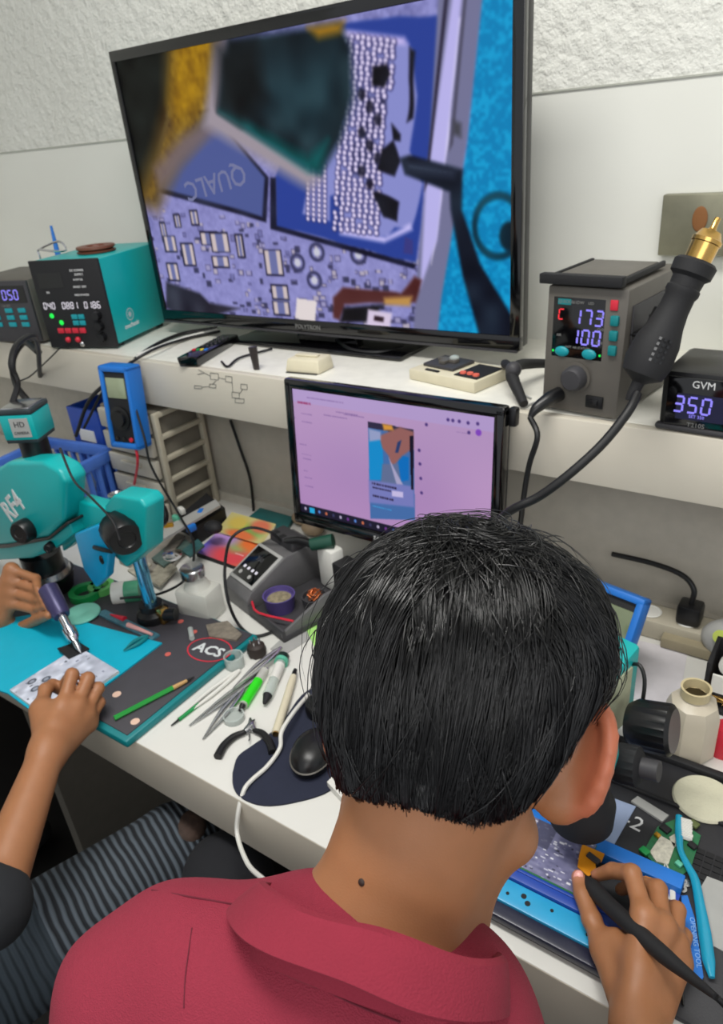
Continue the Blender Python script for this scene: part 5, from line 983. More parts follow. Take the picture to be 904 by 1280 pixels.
t = thing('phone_mainboard', 'bright silvery phone circuit board clamped in the blue board holder', 'circuit board', (-.25, (hy[3] + hy[4]) / 2, DZ + .02))
c.build('component_face', np.array([-.345, hy[4] + .003, hz0 + .0202]), np.array([.188, 0, 0]), np.array([0, hy[3] - hy[4] - .004, 0]), t, PRINT, world=True)
MB().box((-.251, (hy[3] + hy[4]) / 2, hz0 + .0185), (.189, hy[4] - hy[3] + .006, .003)).build('substrate', K['pcb'], t, world=True)
t = thing('orange_flex_cable', 'orange flex circuit with a small connector at the edge of the clamped board', 'flex cable', D(738, 1075, .028))
q = [D(*p_, .030) for p_ in ((728, 1056), (756, 1068), (752, 1078), (744, 1078), (746, 1092), (735, 1096), (722, 1084), (724, 1070))]
MB().prism([(p_.x, p_.y) for p_ in q], DZ + .0296, DZ + .0312).build('flex', K['orange'], t, smooth=False, world=True); MB().box(D(742, 1073, .0325), (.016, .007, .004), rz=-.3, bev=.001).build('connector', K['greyd'], t, world=True)
t = flat('orange_tab', 'orange tab at the right end of the blue holder beyond the index finger', 'tab', [(806, 1096), (826, 1102), (822, 1112), (803, 1106)], .028, .002, K['orange'])
# green board cluster
gbt = thing('green_circuit_board', 'green circuit board with white shields under the toothbrush', 'circuit board', D(838, 1065, h0))
q = [D(*p_, h0) for p_ in ((804, 1066), (822, 1035), (845, 1025), (876, 1046), (864, 1085), (846, 1102), (826, 1090))]; MB().prism([(p_.x, p_.y) for p_ in q], DZ + h0, DZ + h0 + .0025).build('substrate', K['pcb'], gbt, smooth=False, world=True)
for px in ([(812, 1068), (826, 1048), (844, 1058), (835, 1084), (820, 1080)], [(836, 1050), (846, 1044), (850, 1056), (842, 1062)]): q = [D(*p_, h0) for p_ in px]; MB().prism([(p_.x, p_.y) for p_ in q], DZ + h0 + .0026, DZ + h0 + .005).build('shield', mat('shield_white', (200, 196, 180), .4, var=.3, scale=200), gbt, smooth=False, world=True)
for x, y, m_, s in ((832, 1036, K['blackm'], .012), (866, 1057, K['blackm'], .01), (806, 1064, K['green'], .011), (822, 1044, K['gold'], .007), (849, 1080, K['mint'], .008), (868, 1030, mat('olive', (95, 105, 60), .5), .011)): MB().box(D(x, y, h0 + .0045), (s, s * .8, .004), rz=-.4, bev=.0008).build('chip', m_, gbt, world=True)
tbx = thing('toothbrush', 'teal blue toothbrush with white bristles lying on the green circuit board', 'toothbrush', D(870, 1120, h0)); zb = .016
MB().tube([D(*p_, zb) for p_ in ((849, 1020), (849, 1042), (851, 1063), (860, 1082), (869, 1100), (875, 1130), (881, 1165), (886, 1200), (890, 1222))], [.004, .0048, .0036, .0042, .005, .0055, .0068, .0065, .003], 14, sm=4, flat=.75).build('handle', mat('brush_blue', (25, 150, 185), .25, coat=.3), tbx, world=True)
f = MB(); rr = random.Random(8)
for i in range(9):
    for j in range(3):
        p0 = D(851, 1024 + i * 2.6, zb); d_ = Vector((.0125 + rr.uniform(-.001, .001), .002, -.001 + j * .0022 - .002)); f.tube([p0 + Vector((0, 0, -.002 + j * .002)), p0 + d_], [.0013, .0016], 5)
f.build('bristles', K['white'], tbx, world=True)
bs_ = flat('blue_spudger', 'flat blue plastic opening tool with pale lettering right of the hand', 'tool', [(851, 1122), (859, 1122), (868, 1150), (879, 1224), (874, 1232), (865, 1228), (856, 1160)], h0, .004, K['blue'])
a, b = D(863, 1150, h0 + .0043), D(871, 1205, h0 + .0043); M_ = Matrix.Translation((a + b) / 2) @ Matrix.Rotation(math.atan2(b.y - a.y, b.x - a.x), 4, 'Z')
tx = MB(); text_mb('OPENING TOOL', .0075, M_ @ Matrix.Translation((0, .002, 0)), mb=tx); text_mb('repair 0 2 0 8', .005, M_ @ Matrix.Translation((0, -.005, 0)), mb=tx); tx.build('tool_lettering', mat('pale_print', (140, 185, 235), .5), bs_, world=True)
rod('black_spudger', 'thin black pointed tool lying between the hand and the blue opening tool', 'tool', [(846, 1165), (850, 1215), (854, 1257)], [.004, .0035, .0012], K['gloss'], h0)
tweezers('bent_tweezers', 'silver tweezers with tips on the green board reaching under the hand', (832, 1082), (838, 1140), K['white'], h0 + .003, w=.006)
rod('white_stick', 'white flat stick emerging below the hand at the bottom right', 'stick', [(832, 1180), (831, 1215), (829, 1245)], .0052, K['white'], h0, flatk=.5)
flat('white_card', 'crumpled white card at the right edge beside the toothbrush', 'card', [(876, 1110), (884, 1096), (905, 1104), (905, 1190), (886, 1180)], h0, .0012, K['greyl'])
for i, (x, y) in enumerate(((858, 1105), (853, 1112))):
    o = MB().lathe([(.002, 0), (.005, 0), (.005, .002), (.002, .002), (.002, 0)], seg=18).build('steel_washer', K['steel']); o.location = D(x, y, h0); tag(o, ['tiny steel washer nearer the toothbrush neck', 'tiny steel washer nearer the bent tweezers'][i], 'washer', 'washers on the mat')
flat('paper_sheet', 'white paper sheet on the desk between meter and bottle', 'paper', [(780, 870), (795, 800), (860, 815), (852, 860), (830, 885)], 0, .0008, mat('paper', (206, 202, 205), .7))
# soldering iron held in the right hand
si = thing('soldering_iron', 'matt black soldering iron held like a pen over the phone circuit board', 'soldering iron', at_t(736, 1103, .95))
pts = [at_t(716, 1084, .977), at_t(724, 1092, .965), at_t(733, 1101, .95), at_t(742, 1111, .938), at_t(760, 1130, .918), at_t(790, 1158, .888), at_t(830, 1194, .86), at_t(862, 1220, .84), at_t(895, 1246, .82)]
MB().tube(pts[2:], [.006, .0095, .0088, .0085, .0082, .0055, .003], 20, sm=4).build('handle', K['blackm'], si, world=True); MB().tube(pts[:3], [.0008, .0025, .0035], 12).build('tip', K['steel'], si, world=True)
MB().tube([pts[-1], at_t(930, 1275, .85), at_t(1000, 1300, .9), at_t(1080, 1200, 1.05)], .003, 10, sm=5).build('cord', K['rubber'], si, world=True)
# second person's red tool between fingers
# ================================================================== PEOPLE
def V3(*a): return np.array(a, float)
def head_axes(yaw, pitch, roll):
    cy, sy, cp, sp = math.cos(yaw), math.sin(yaw), math.cos(pitch), math.sin(pitch)
    f = V3(-sy * cp, cy * cp, -sp); r = V3(cy, sy, 0); u = np.cross(r, f); c, s = math.cos(roll), math.sin(roll)
    return c * r - s * u, f, c * u + s * r
def build_head(sol, H, ax, k=.012):
    R = np.array(ax); W = lambda x, y, z: H + np.array([x, y, z]) @ R
    sol.ell(W(0, -.006, .045), (.074, .092, .08), R, .012); sol.ell(W(0, .045, -.018), (.054, .048, .072), R, .02)
    for s in (-1, 1):
        sol.cap(W(.044 * s, .012, -.048), W(0, .070, -.084), .018, .018, .02); sol.ell(W(.034 * s, .075, -.008), (.020, .017, .02), R, .015)
        sol.ell(W(.031 * s, .098, .022), (.017, .012, .011), R, .01, True); sol.ell(W(.031 * s, .082, .021), (.013, .013, .011), R, .004)
        sol.cap(W(.014 * s, .09, .036), W(.045 * s, .082, .037), .007, .005, .012)
        wa = W(.62 * s if s > 0 else -.12, -.78 if s > 0 else -.99, 0) - H; la = W(.06 * s, -.22, .97) - H; la = la / np.linalg.norm(la); na = np.cross(wa, la); c = W(.069 * s, .004, .004) + wa * .016
        Re = np.array([wa, la, na]); sol.ell(c + la * .004, (.0185, .030, .0065), Re, .006); sol.cap(c - la * .026 - wa * .006, c - la * .022, .008, .008, .006)
        P = [c + wa * (.0195 * math.cos(a)) + la * (.0325 * math.sin(a) + .004) + na * .001 for a in np.linspace(2.5, -1.0, 12)]
        sol.chain(P, [.0042] * 12, .004)
        sg = 1 if (na @ (W(0, 1, 0) - H)) > 0 else -1; sol.ell(c + na * sg * .007 + la * .002 - wa * .002, (.011, .019, .006), Re, .005, True)
        sol.cap(W(.068 * s, -.002, .02), W(.068 * s, .0, -.02), .012, .012, .01)
    sol.cap(W(0, .09, .028), W(0, .104, -.008), .007, .0105, .01); [sol.ell(W(.010 * s, .098, -.012), (.008, .009, .007), R, .006) for s in (-1, 1)]
    sol.ell(W(0, .091, -.038), (.023, .012, .006), R, .004); sol.ell(W(0, .089, -.048), (.021, .012, .007), R, .004); sol.ell(W(0, .082, -.085), (.02, .014, .014), R, .012)
    return W
def loc(P, H, ax): return (P - H) @ np.array(ax).T
AZT, ZLT = [0, 22, 40, 55, 68, 85, 105, 130, 155, 180], [-.020, -.021, -.008, .024, .040, .046, .047, .052, .064, .072]
def zlow(L): az = np.degrees(np.abs(np.arctan2(L[:, 0], -(L[:, 1] + .006)))); return np.interp(az, AZT, ZLT) - .040 * np.exp(-((az - 70) / 32) ** 2) * (L[:, 0] < 0)
CC, RR = V3(0, -.006, .045), V3(.074, .092, .08)
def surf(d):
    lo = d[:, 2] < 0; q = d * RR; h = np.clip(1 - d[:, 2] ** 2, .05, 1) ** -.22; q[:, 2] = np.where(lo, d[:, 2] * .125, q[:, 2]); q[:, 0] *= np.where(lo, h * .985, 1); q[:, 1] *= np.where(lo, h, 1); return CC + q
def make_hair(person, H, ax, n=21000, ncl=650, seed=3, length=1.0):
    R = np.array(ax); g = np.random.default_rng(seed)
    cap = Solid(); cap.ell(H + CC @ R, RR + .0095, R, .001); cap.ell(H + (CC + V3(0, -.004, -.05)) @ R, (.066, .080, .075), R, .02); cap.fn(lambda P: loc(P, H, ax)[:, 2] - zlow(loc(P, H, ax)) - .003 - .012 * np.clip(1 - np.abs(np.degrees(np.arctan2(loc(P, H, ax)[:, 0], -loc(P, H, ax)[:, 1]))) / 40, 0, 1) * 0, .006, True)
    cap.ell(H + CC @ R, RR - .002, R, .001, True)
    w = V3(.02, -.50, .86); w /= np.linalg.norm(w)
    def dirs(m):
        out = []
        while len(out) < m:
            d = g.normal(size=(m * 3, 3)); d /= np.linalg.norm(d, axis=1)[:, None]; L = surf(d)
            ok = L[:, 2] > zlow(L) + .004; out += list(d[ok])
        return np.array(out[:m])
    cd = dirs(ncl); cdev = g.normal(size=ncl) * .24; clen = g.uniform(.8, 1.2, ncl); chh = g.uniform(.55, 1.0, ncl)
    d0 = dirs(n); cl = np.zeros(n, int)
    for i in range(0, n, 2000): cl[i:i + 2000] = np.argmax(d0[i:i + 2000] @ cd.T, axis=1)
    KS = 13
    def trace(d, dev, ln, hh):
        m = len(d); pos = np.zeros((m, KS, 3)); alive = np.ones(m, bool); cur = d.copy(); frac = np.zeros((m, KS)); L0 = 0
        for k in range(KS):
            s = k / (KS - 1); L = surf(cur); zl = zlow(L); over = L[:, 2] - zl
            ang = np.arccos(np.clip(cur @ w, -1, 1))
            az = np.abs(np.degrees(np.arctan2(L[:, 0], -L[:, 1])))
            thick = np.interp(over, [-.01, .0, .02, .05, .1], [.0035, .006, .012, .0165, .0165]) + np.interp(az, [35, 62, 95, 130], [0, .003, .005, .003]) * np.interp(over, [-.01, .005, .04, .08], [.5, 1, .8, .0])
            thick = thick * np.interp(ang, [0, .25, .8], [.75, .9, 1.05])
            h = .002 + (thick) * hh * (np.sin(min(1, s * 1.7) * PI / 2) ** .8)
            nn = cur / RR; nn /= np.linalg.norm(nn, axis=1)[:, None]
            pos[:, k] = L + nn * h[:, None]
            t = -(w - cur * (cur @ w)[:, None]); t /= np.linalg.norm(t, axis=1)[:, None] + 1e-6
            b = np.cross(cur, t); dn = V3(0, .0, -1) - cur * (cur @ V3(0, 0, -1))[:, None]
            dirn = t * np.cos(dev)[:, None] + b * (np.sin(dev) + .34 * np.exp(-ang * 1.1))[:, None] + dn * .35
            fw_ = np.clip((L[:, 1] - .0) / .08, 0, 1)[:, None]; dirn = dirn + fw_ * V3(0, .3, .0)
            dirn /= np.linalg.norm(dirn, axis=1)[:, None] + 1e-6
            step = ln / (KS - 1) / .083; alive = alive & (over > -.005)
            cur = cur + dirn * (step * alive)[:, None]; cur /= np.linalg.norm(cur, axis=1)[:, None]
        return pos
    over0 = surf(d0)[:, 2] - zlow(surf(d0))
    ln = np.interp(over0, [0, .03, .08, .14], [.022, .045, .07, .08]) * clen[cl] * g.uniform(.85, 1.12, n) * length
    hh = np.clip(chh[cl] + g.normal(size=n) * .09, .25, 1.15); stray = g.random(n) < .018; hh = np.where(stray, hh * 1.45, hh)
    nw = n // 24; d0[:nw] = w + g.normal(size=(nw, 3)) * .16; d0 /= np.linalg.norm(d0, axis=1)[:, None]; cdd = cdev[cl] + g.normal(size=n) * np.where(stray,   .5, .045); cdd[:nw] += g.normal(size=nw) * 1.2
    pos = trace(d0, cdd, ln, hh)
    co = np.interp(surf(cd)[:, 2] - zlow(surf(cd)), [0, .03, .08, .14], [.022, .045, .07, .08])
    gp_ = trace(cd, cdev, co * clen, chh)
    s = np.linspace(0, 1, KS)[None, :, None]; wgt = .62 * s ** 1.3 * (~stray)[:, None, None]
    off = (pos[:, :1] - gp_[cl][:, :1]); tgt = gp_[cl] + off * .22; near = (np.linalg.norm(off[:, 0], axis=1) < .018)[:, None, None]
    pos = pos + (tgt - pos) * wgt * near
    Wd = H + pos @ R
    T = np.gradient(Wd, axis=1); T /= np.linalg.norm(T, axis=2)[..., None] + 1e-9; ref = (Wd - (H + CC @ R)); ref /= np.linalg.norm(ref, axis=2)[..., None]
    U = np.cross(T, ref); U /= np.linalg.norm(U, axis=2)[..., None] + 1e-9; N_ = np.cross(U, T)
    r = (np.interp(np.linspace(0, 1, KS), [0, .7, 1], [.00040, .00036, .00008]))[None, :, None] * g.uniform(.7, 1.3, (n, 1, 1))
    rings = np.stack([Wd + (U * math.cos(a) + N_ * math.sin(a)) * r for a in (PI / 2, PI / 2 + 2.1, PI / 2 + 4.2)], 2)   # n,K,3,3
    V = rings.reshape(-1, 3); base = np.arange(n * KS).reshape(n, KS) * 3; F = []
    for k in range(3): a = base[:, :-1] + k; b = base[:, :-1] + (k + 1) % 3; F.append(np.stack([a, b, b + 3, a + 3], -1).reshape(-1, 4))
    F = np.concatenate(F); me = bpy.data.meshes.new('hair'); me.vertices.add(len(V)); me.vertices.foreach_set('co', V.reshape(-1)); me.loops.add(len(F) * 4); me.loops.foreach_set('vertex_index', F.reshape(-1).astype(np.int32)); me.polygons.add(len(F)); me.polygons.foreach_set('loop_start', np.arange(0, len(F) * 4, 4, dtype=np.int32)); me.polygons.foreach_set('use_smooth', np.ones(len(F), bool)); me.update(calc_edges=True)
    # join the under layer into the same part
    cmesh = cap.mesh('under', H - .14, H + .17, .0032, K['haircap']); bm = bmesh.new(); bm.from_mesh(me); nf = len(bm.faces); bm.from_mesh(cmesh.data)
    for i, f in enumerate(bm.faces):
        if i >= nf: f.material_index = 1
    bm.to_mesh(me); bm.free(); bpy.data.objects.remove(cmesh); me.materials.append(K['hair']); me.materials.append(K['haircap'])
    return link('hair', me, person, True)
def hand(sol, wrist, fingers, palm_r=.013, k=.006, tip=.0072):
    """fingers: list of joint lists [MCP, PIP, DIP, tip]; the thumb comes first"""
    mc = [V3(*f[0]) for f in fingers]; w = V3(*wrist)
    for i, f in enumerate(fingers):
        b = [.0098, .0092, .0095, .0088, .0078][i]; n = len(f); rs = list(np.interp(np.linspace(0, 1, n), [0, .5, 1], [b * 1.12, b, tip * (1.1 if i == 0 else .96)]))
        sol.chain([V3(*p) for p in f], rs, .0028)
        if n > 2: sol.ell(V3(*f[1]), (b * 1.08,) * 3, None, .003)
    for i in range(1, 5): sol.cap(mc[i], w + (mc[i] - mc[2]) * .35, palm_r * .95, palm_r * 1.25, .010)
    for i in range(1, 4): sol.cap(mc[i], mc[i + 1], palm_r * .92, palm_r * .88, .008)
    sol.cap(mc[0], w * .75 + mc[0] * .25, palm_r * 1.15, palm_r * 1.25, .012); sol.cap(mc[0] * .7 + mc[1] * .3, w * .5 + mc[1] * .5, palm_r * .95, palm_r * 1.1, .012)
# ------------------------------------------------------------------ PERSON 1
H1 = V3(-.1715, .2985, 1.207); AX1 = head_axes(.36, .74, .13)
p1 = thing('person', 'person with thick black hair and maroon polo shirt seen from behind, holding a soldering iron', 'person', (-.17, 0, 0))
bd = Solid(); W1 = build_head(bd, H1, AX1)
C7 = V3(-.172, .192, 1.135)
bd.cap(W1(0, -.024, -.02), C7 + V3(-.006, .022, -.012), .047, .047, .022); bd.cap(W1(0, .015, -.05), C7 + V3(-.01, .05, -.06), .042, .055, .02)
LS, RS = at_t(205, 1256, .57), at_t(548, 1322, .525); LS, RS = V3(*LS), V3(*RS)
PEL = V3(-.16, -.06, .56); mid = (LS + RS) / 2
bd.cap(C7 + V3(0, 0, -.02), (LS * .75 + C7 * .25), .042, .045, .03); bd.cap(C7 + V3(0, 0, -.02), (RS * .75 + C7 * .25), .042, .045, .03)
bd.cap(LS, RS, .042, .042, .03); bd.cap(mid + V3(0, 0, -.06), PEL, .10, .10, .05)
wr = V3(*at_t(796, 1292, .865)); el = wr + V3(.10, -.215, .045)
tq = lambda *a: tuple(at_t(*a))
F1 = [[tq(757, 1188, .912), tq(740, 1150, .925), tq(728, 1118, .938), tq(723, 1096, .95)],
      [tq(806, 1146, .893), tq(790, 1092, .918), tq(766, 1088, .94), tq(746, 1094, .957)],
      [tq(828, 1160, .905), tq(822, 1112, .935), tq(798, 1104, .955), tq(776, 1112, .967)],
      [tq(843, 1180, .92), tq(846, 1138, .95), tq(826, 1132, .968), tq(806, 1142, .975)],
      [tq(849, 1204, .925), tq(855, 1170, .955), tq(840, 1162, .97), tq(824, 1168, .978)]]
hand(bd, wr, F1, .0125)
bd.cap(wr, el, .021, .036, .015); bd.cap(el, RS, .038, .044, .02)
lel = V3(-.36, .02, .86); lw = V3(-.30, .20, .70); bd.cap(LS, lel, .042, .036, .02); bd.cap(lel, lw, .035, .022, .015)
F1b = [[lw + V3(.02, .03, .0), lw + V3(.03, .05, -.01), lw + V3(.035, .07, -.02)]] + [[lw + V3(-.02 + i * .013 - .01, .06, -.02), lw + V3(-.02 + i * .013 - .01, .09, -.035), lw + V3(-.02 + i * .013 - .01, .105, -.05)] for i in range(4)]
hand(bd, lw, F1b, .0125)
hips = [PEL + V3(-.07, .05, -.03), PEL + V3(.09, .06, -.03)]; knees = [V3(*at_z(285, 1098, .56)), V3(-.02, .40, .52)]; feet = [V3(-.50, .42, .09), V3(.0, .42, .09)]
for h, kn_, ft in zip(hips, knees, feet): bd.cap(h, kn_, .07, .05, .03); bd.cap(kn_, ft, .048, .034, .02); bd.cap(ft + V3(0, -.03, -.04), ft + V3(-.02, .13, -.05), .03, .028, .02)
SK, EARC = V3(160, 108, 72), V3(184, 106, 76)
def skincol(heads, tips):
    def f(P):
        c = np.tile(SK, (len(P), 1))
        for H, ax, fade in heads:
            L = loc(P, H, ax); e = np.clip((np.abs(L[:, 0]) - .071) / .012, 0, 1) * ((np.abs(L[:, 2]) < .05) & (L[:, 1] > -.06) & (L[:, 1] < .05)); c = c * (1 - e[:, None]) + EARC * e[:, None]
            if fade:
                dz = L[:, 2] - zlow(L); near = (np.linalg.norm(L - V3(0, 0, .03), axis=1) < .16) & (L[:, 1] < .06)
                azz = np.degrees(np.arctan2(L[:, 0], -(L[:, 1] + .006))); wd_ = np.interp(azz, [-60, 0, 25, 50], [.008, .009, .020, .040]); s = np.clip((dz + wd_) / (wd_ + .002), 0, 1) ** 1.5 * near * (1 - e); c = c * (1 - s[:, None] * .94) + V3(38, 28, 22) * s[:, None] * .94
            li = np.exp(-(((L - V3(0, .1, -.043)) / V3(.024, .02, .011)) ** 2).sum(1)); c = c * (1 - li[:, None] * .6) + V3(165, 90, 80) * li[:, None] * .6
        for t, r in tips:
            d = np.clip(1.2 - np.linalg.norm(P - np.array(t), axis=1) / r, 0, 1)[:, None] * .65; c = c * (1 - d) + V3(226, 150, 135) * d
        m = np.exp(-(np.linalg.norm(P - MOLE, axis=1) / .0022) ** 4)[:, None]; return c * (1 - m) + V3(40, 28, 22) * m
    return f
MOLE = V3(*at_t(452, 1103, .44))
body = bd.mesh('body', (-.75, -.30, .0), (.25, .62, 1.40), .0036, K['skin'], p1, skincol([(H1, AX1, True)], [(F1[0][-1], .014), (F1[1][-1], .010)]), world=True)
hit, l_, n_, _ = body.ray_cast(Vector(CAM), Vector(ray(452, 1103)))
if hit: MB().ball(l_, (.0022, .0022, .0011), seg=10, R=n_.to_track_quat('Z', 'Y').to_matrix()).build('mole', mat('mole_brown', (48, 32, 26), .6), p1, world=True)
n0 = V3(*F1[0][-1]); MB().ball(Vector(n0 - ray(723, 1096) * .0062 + V3(0, 0, .001)), (.0052, .0066, .0022), seg=14, R=Matrix.Rotation(.5, 3, 'X')).build('thumb_nail', mat('nail', (225, 160, 150), .3), p1, world=True)
make_hair(p1, H1, AX1)
for s in (-1, 1): MB().ball(Vector(W1(.031 * s, .0835, .020)), .0118, seg=16).build('eye', mat('eye_dark', (60, 45, 40), .1), p1, world=True)
# polo shirt
sh_ = Solid(); k = .03
sh_.cap(LS, mid, .060, .066, k); sh_.cap(mid, RS, .066, .056, k); sh_.cap(C7 + V3(.0, -.012, -.030), LS * .75 + C7 * .25, .055, .057, .035); sh_.cap(C7 + V3(.0, -.012, -.030), RS * .75 + C7 * .25, .055, .055, .035)
sh_.cap(LS * .6 + mid * .4 + V3(0, -.02, -.08), PEL + V3(-.05, 0, 0), .095, .115, .06); sh_.cap(RS * .6 + mid * .4 + V3(0, -.02, -.08), PEL + V3(.05, 0, 0), .095, .115, .06)
sh_.cap(LS, LS * .35 + lel * .65, .056, .058, .02); sh_.cap(RS, RS * .4 + el * .6, .054, .054, .02)
fold = lambda P: .0022 * np.sin(P @ V3(60, 25, 38) + 2.2 * np.sin(P @ V3(13, -22, 9))) + .003 * np.sin(P @ V3(-22, 31, 16) + 1.1)
base_ev = sh_.ev
sh_.p = [((lambda P, f=f: f(P) + fold(P)), kk, sb) for f, kk, sb in sh_.p]
shirt = sh_.mesh('polo_shirt', (-.55, -.35, .42), (.12, .42, 1.28), .0042, K['polo'], p1, world=True)
def on_shirt(pts, r, nm):
    P = []
    for x, y in pts:
        hit, l_, n_, _ = shirt.ray_cast(Vector(CAM), Vector(ray(x, y)))
        if hit: P.append(l_ + n_ * .0002)
    if len(P) > 2: MB().tube(P, r, 6, sm=3).build(nm, mat('seam_maroon', (95, 20, 38), .9), shirt)
on_shirt([(152, 1111), (190, 1113), (230, 1120), (265, 1126), (300, 1132)], .0006, 'shoulder_seam')
on_shirt([(240, 1160), (236, 1190), (232, 1220), (230, 1260)], .0004, 'yoke_seam')
on_shirt([(322, 1160), (345, 1195), (385, 1225), (440, 1254), (500, 1278)], .0006, 'neck_seam')
# folded collar: ring around the neck
nax = (W1(0, -.028, -.02) - C7); nax /= np.linalg.norm(nax); nc = C7 + nax * .012
cx_ = np.cross(nax, V3(0, 0, 1)); sd = V3(.9, .42, 0); sd -= nax * (sd @ nax); sd /= np.linalg.norm(sd); fw2 = np.cross(nax, sd)
prof = [(.0, -.012), (.001, .010), (.003, .021), (.006, .0245), (.010, .023), (.014, .016), (.0175, .009), (.0205, .001), (.019, .0), (.016, .007), (.0125, .012), (.008, .014), (.0045, .006), (.0035, -.012)]
vs = []; fs = []; NA = 72; np_ = len(prof); A0, A1 = -2.75, 2.75
for i in range(NA):
    a = A0 + (A1 - A0) * i / (NA - 1)      # 0 = nape
    dr = -fw2 * math.cos(a) + sd * math.sin(a) if (fw2 @ (W1(0, 1, 0) - H1)) > 0 else fw2 * math.cos(a) + sd * math.sin(a)
    rb = .056 + .006 * abs(math.sin(a)); drop = -.016 * (1 - math.cos(a)) + .014 * math.sin(a) ; wd = 1.0
    for j, (dr_, dz_) in enumerate(prof): vs.append(nc + dr * (rb + dr_ * wd) + nax * (dz_ * wd + drop + .0012 * math.sin(a * 5 + j * .3)))
for i in range(NA - 1):
    for j in range(np_): fs.append((i * np_ + j, i * np_ + (j + 1) % np_, (i + 1) * np_ + (j + 1) % np_, (i + 1) * np_ + j))
fs += [tuple(range(np_))[::-1], tuple((NA - 1) * np_ + j for j in range(np_))]
cb_ = MB(); cb_.add(vs, fs); col_ = cb_.build('collar', mat('collar_maroon', (132, 29, 50), .9, var=.05, bump=.4, bscale=700), shirt)
# trousers and shoes
tr_ = Solid()
for h, kn_, ft in zip(hips, knees, feet): tr_.cap(h, kn_, .088, .066, .03); tr_.cap(kn_, ft + V3(0, 0, .03), .062, .055, .02)
tr_.cap(hips[0], hips[1], .12, .12, .03); tr_.mesh('trousers', (-.8, -.3, .05), (.25, .62, .75), .007, K['denim2'], p1, world=True)
for ft in feet: s_ = Solid().cap(ft + V3(0, -.03, -.045), ft + V3(-.02, .15, -.052), .04, .036, .02).fn(lambda P: P[:, 2] - .002, .004, True); s_.mesh('shoe', ft + V3(-.1, -.12, -.11), ft + V3(.1, .25, .05), .006, K['blackm'], p1, world=True)
def stool(label, c, top):
    t = thing('stool', label, 'stool', (c[0], c[1], 0)); MB().lathe([(0, top - .06), (.165, top - .06), (.175, top - .045), (.175, top - .015), (.16, top), (0, top)], seg=40).build('seat', K['maroon'], t)
    MB().tube([(0, 0, .06), (0, 0, top - .06)], [.028, .022], 16).build('column', K['chrome'], t)
    for k in range(5): a = k * 2 * PI / 5; MB().tube([(0, 0, .08), (.22 * math.cos(a), .22 * math.sin(a), .05)], [.02, .013], 8).build('leg', K['black'], t); MB().ball((.22 * math.cos(a), .22 * math.sin(a), .025), .025, seg=12).build('castor', K['black'], t)
stool('maroon round stool under the person in the maroon polo shirt', PEL, .43)
# ------------------------------------------------------------------ PERSON 2
p2_ = thing('person', 'person at far left in striped grey jeans and dark shirt with one forearm visible', 'person', (-.98, 0, 0))
H2 = V3(-1.16, .20, 1.22); AX2 = head_axes(.15, .75, 0); b2 = Solid(); W2 = build_head(b2, H2, AX2); N2 = V3(-1.12, .08, 1.10)
b2.cap(W2(0, -.028, -.02), N2, .05, .056, .02); wr2 = V3(*at_t(60, 938, 1.185)); el2 = V3(*at_t(-14, 1136, 1.10)); RS2 = V3(-.95, .02, 1.0); LS2 = V3(-1.26, .10, 1.0); P2 = V3(-1.0, -.10, .54)
b2.cap(LS2, RS2, .05, .05, .04); b2.cap((LS2 + RS2) / 2, P2, .1, .1, .05); b2.cap(N2, (LS2 + RS2) / 2, .05, .06, .04)
F2 = [[tq(51, 888, 1.235), tq(57, 862, 1.262), tq(66, 856, 1.275), tq(74, 862, 1.283)],
      [tq(78, 884, 1.215), tq(90, 843, 1.232), tq(84, 850, 1.262), tq(76, 862, 1.28)],
      [tq(95, 884, 1.22), tq(110, 848, 1.238), tq(106, 858, 1.265), tq(98, 872, 1.285)],
      [tq(106, 892, 1.23), tq(123, 860, 1.245), tq(119, 870, 1.268), tq(110, 882, 1.287)],
      [tq(110, 904, 1.24), tq(125, 878, 1.252), tq(120, 888, 1.27), tq(110, 896, 1.285)]]
hand(b2, wr2, F2, .0145, tip=.0078); b2.cap(wr2, el2, .0235, .036, .015); b2.cap(el2, RS2, .038, .045, .02)
lw2 = V3(*at_y(-12, 790, .50)); lel2 = V3(-1.42, .22, .88); b2.cap(LS2, lel2, .042, .036, .02); b2.cap(lel2, lw2, .036, .024, .015)
g0 = V3(*GRIND(.86)); F2b = []
for i in range(5):
    mcp = V3(*at_y(14, 768 - i * 14 if i else 790, .53 + i * .008)); gp2 = V3(*at_y(45, 775 - i * 13, .545 + .008 * i)); tp2 = V3(*GRIND(.66 + i * .09)) + V3(-.012, -.012, 0) if i else V3(*GRIND(.62)) + V3(-.012, -.016, 0)
    F2b.append([mcp, gp2, (gp2 + tp2) / 2, tp2])
hand(b2, lw2, F2b, .0135)
h2 = [P2 + V3(.08, .05, -.01), P2 + V3(-.14, .06, -.01)]; k2_ = [V3(*at_z(222, 1062, .53)), V3(-1.48, .28, .53)]; f2 = [V3(-.78, .46, .09), V3(-1.50, .36, .09)]
for h, kn_, ft in zip(h2, k2_, f2): b2.cap(h, kn_, .06, .045, .03); b2.cap(kn_, ft, .042, .034, .02); b2.cap(ft + V3(0, -.03, -.04), ft + V3(-.02, .13, -.05), .03, .028, .02)
b2.mesh('body', (-1.65, -.3, .0), (-.6, .75, 1.42), .0040, K['skin'], p2_, skincol([(H2, AX2, True)], []), world=True)
make_hair(p2_, H2, AX2, n=4000, ncl=300, seed=5)
ts = Solid().cap(LS2, RS2, .065, .065, .03).cap((LS2 + RS2) / 2 + V3(0, 0, -.04), P2, .13, .14, .05).cap(N2 + V3(0, 0, -.07), (LS2 + RS2) / 2, .06, .07, .04).cap(RS2, el2, .056, .045, .02).cap(el2, el2 * .95 + wr2 * .05, .044, .041, .02).cap(LS2, lel2, .058, .05, .02).cap(lel2, lel2 * .8 + lw2 * .2, .05, .044, .02)
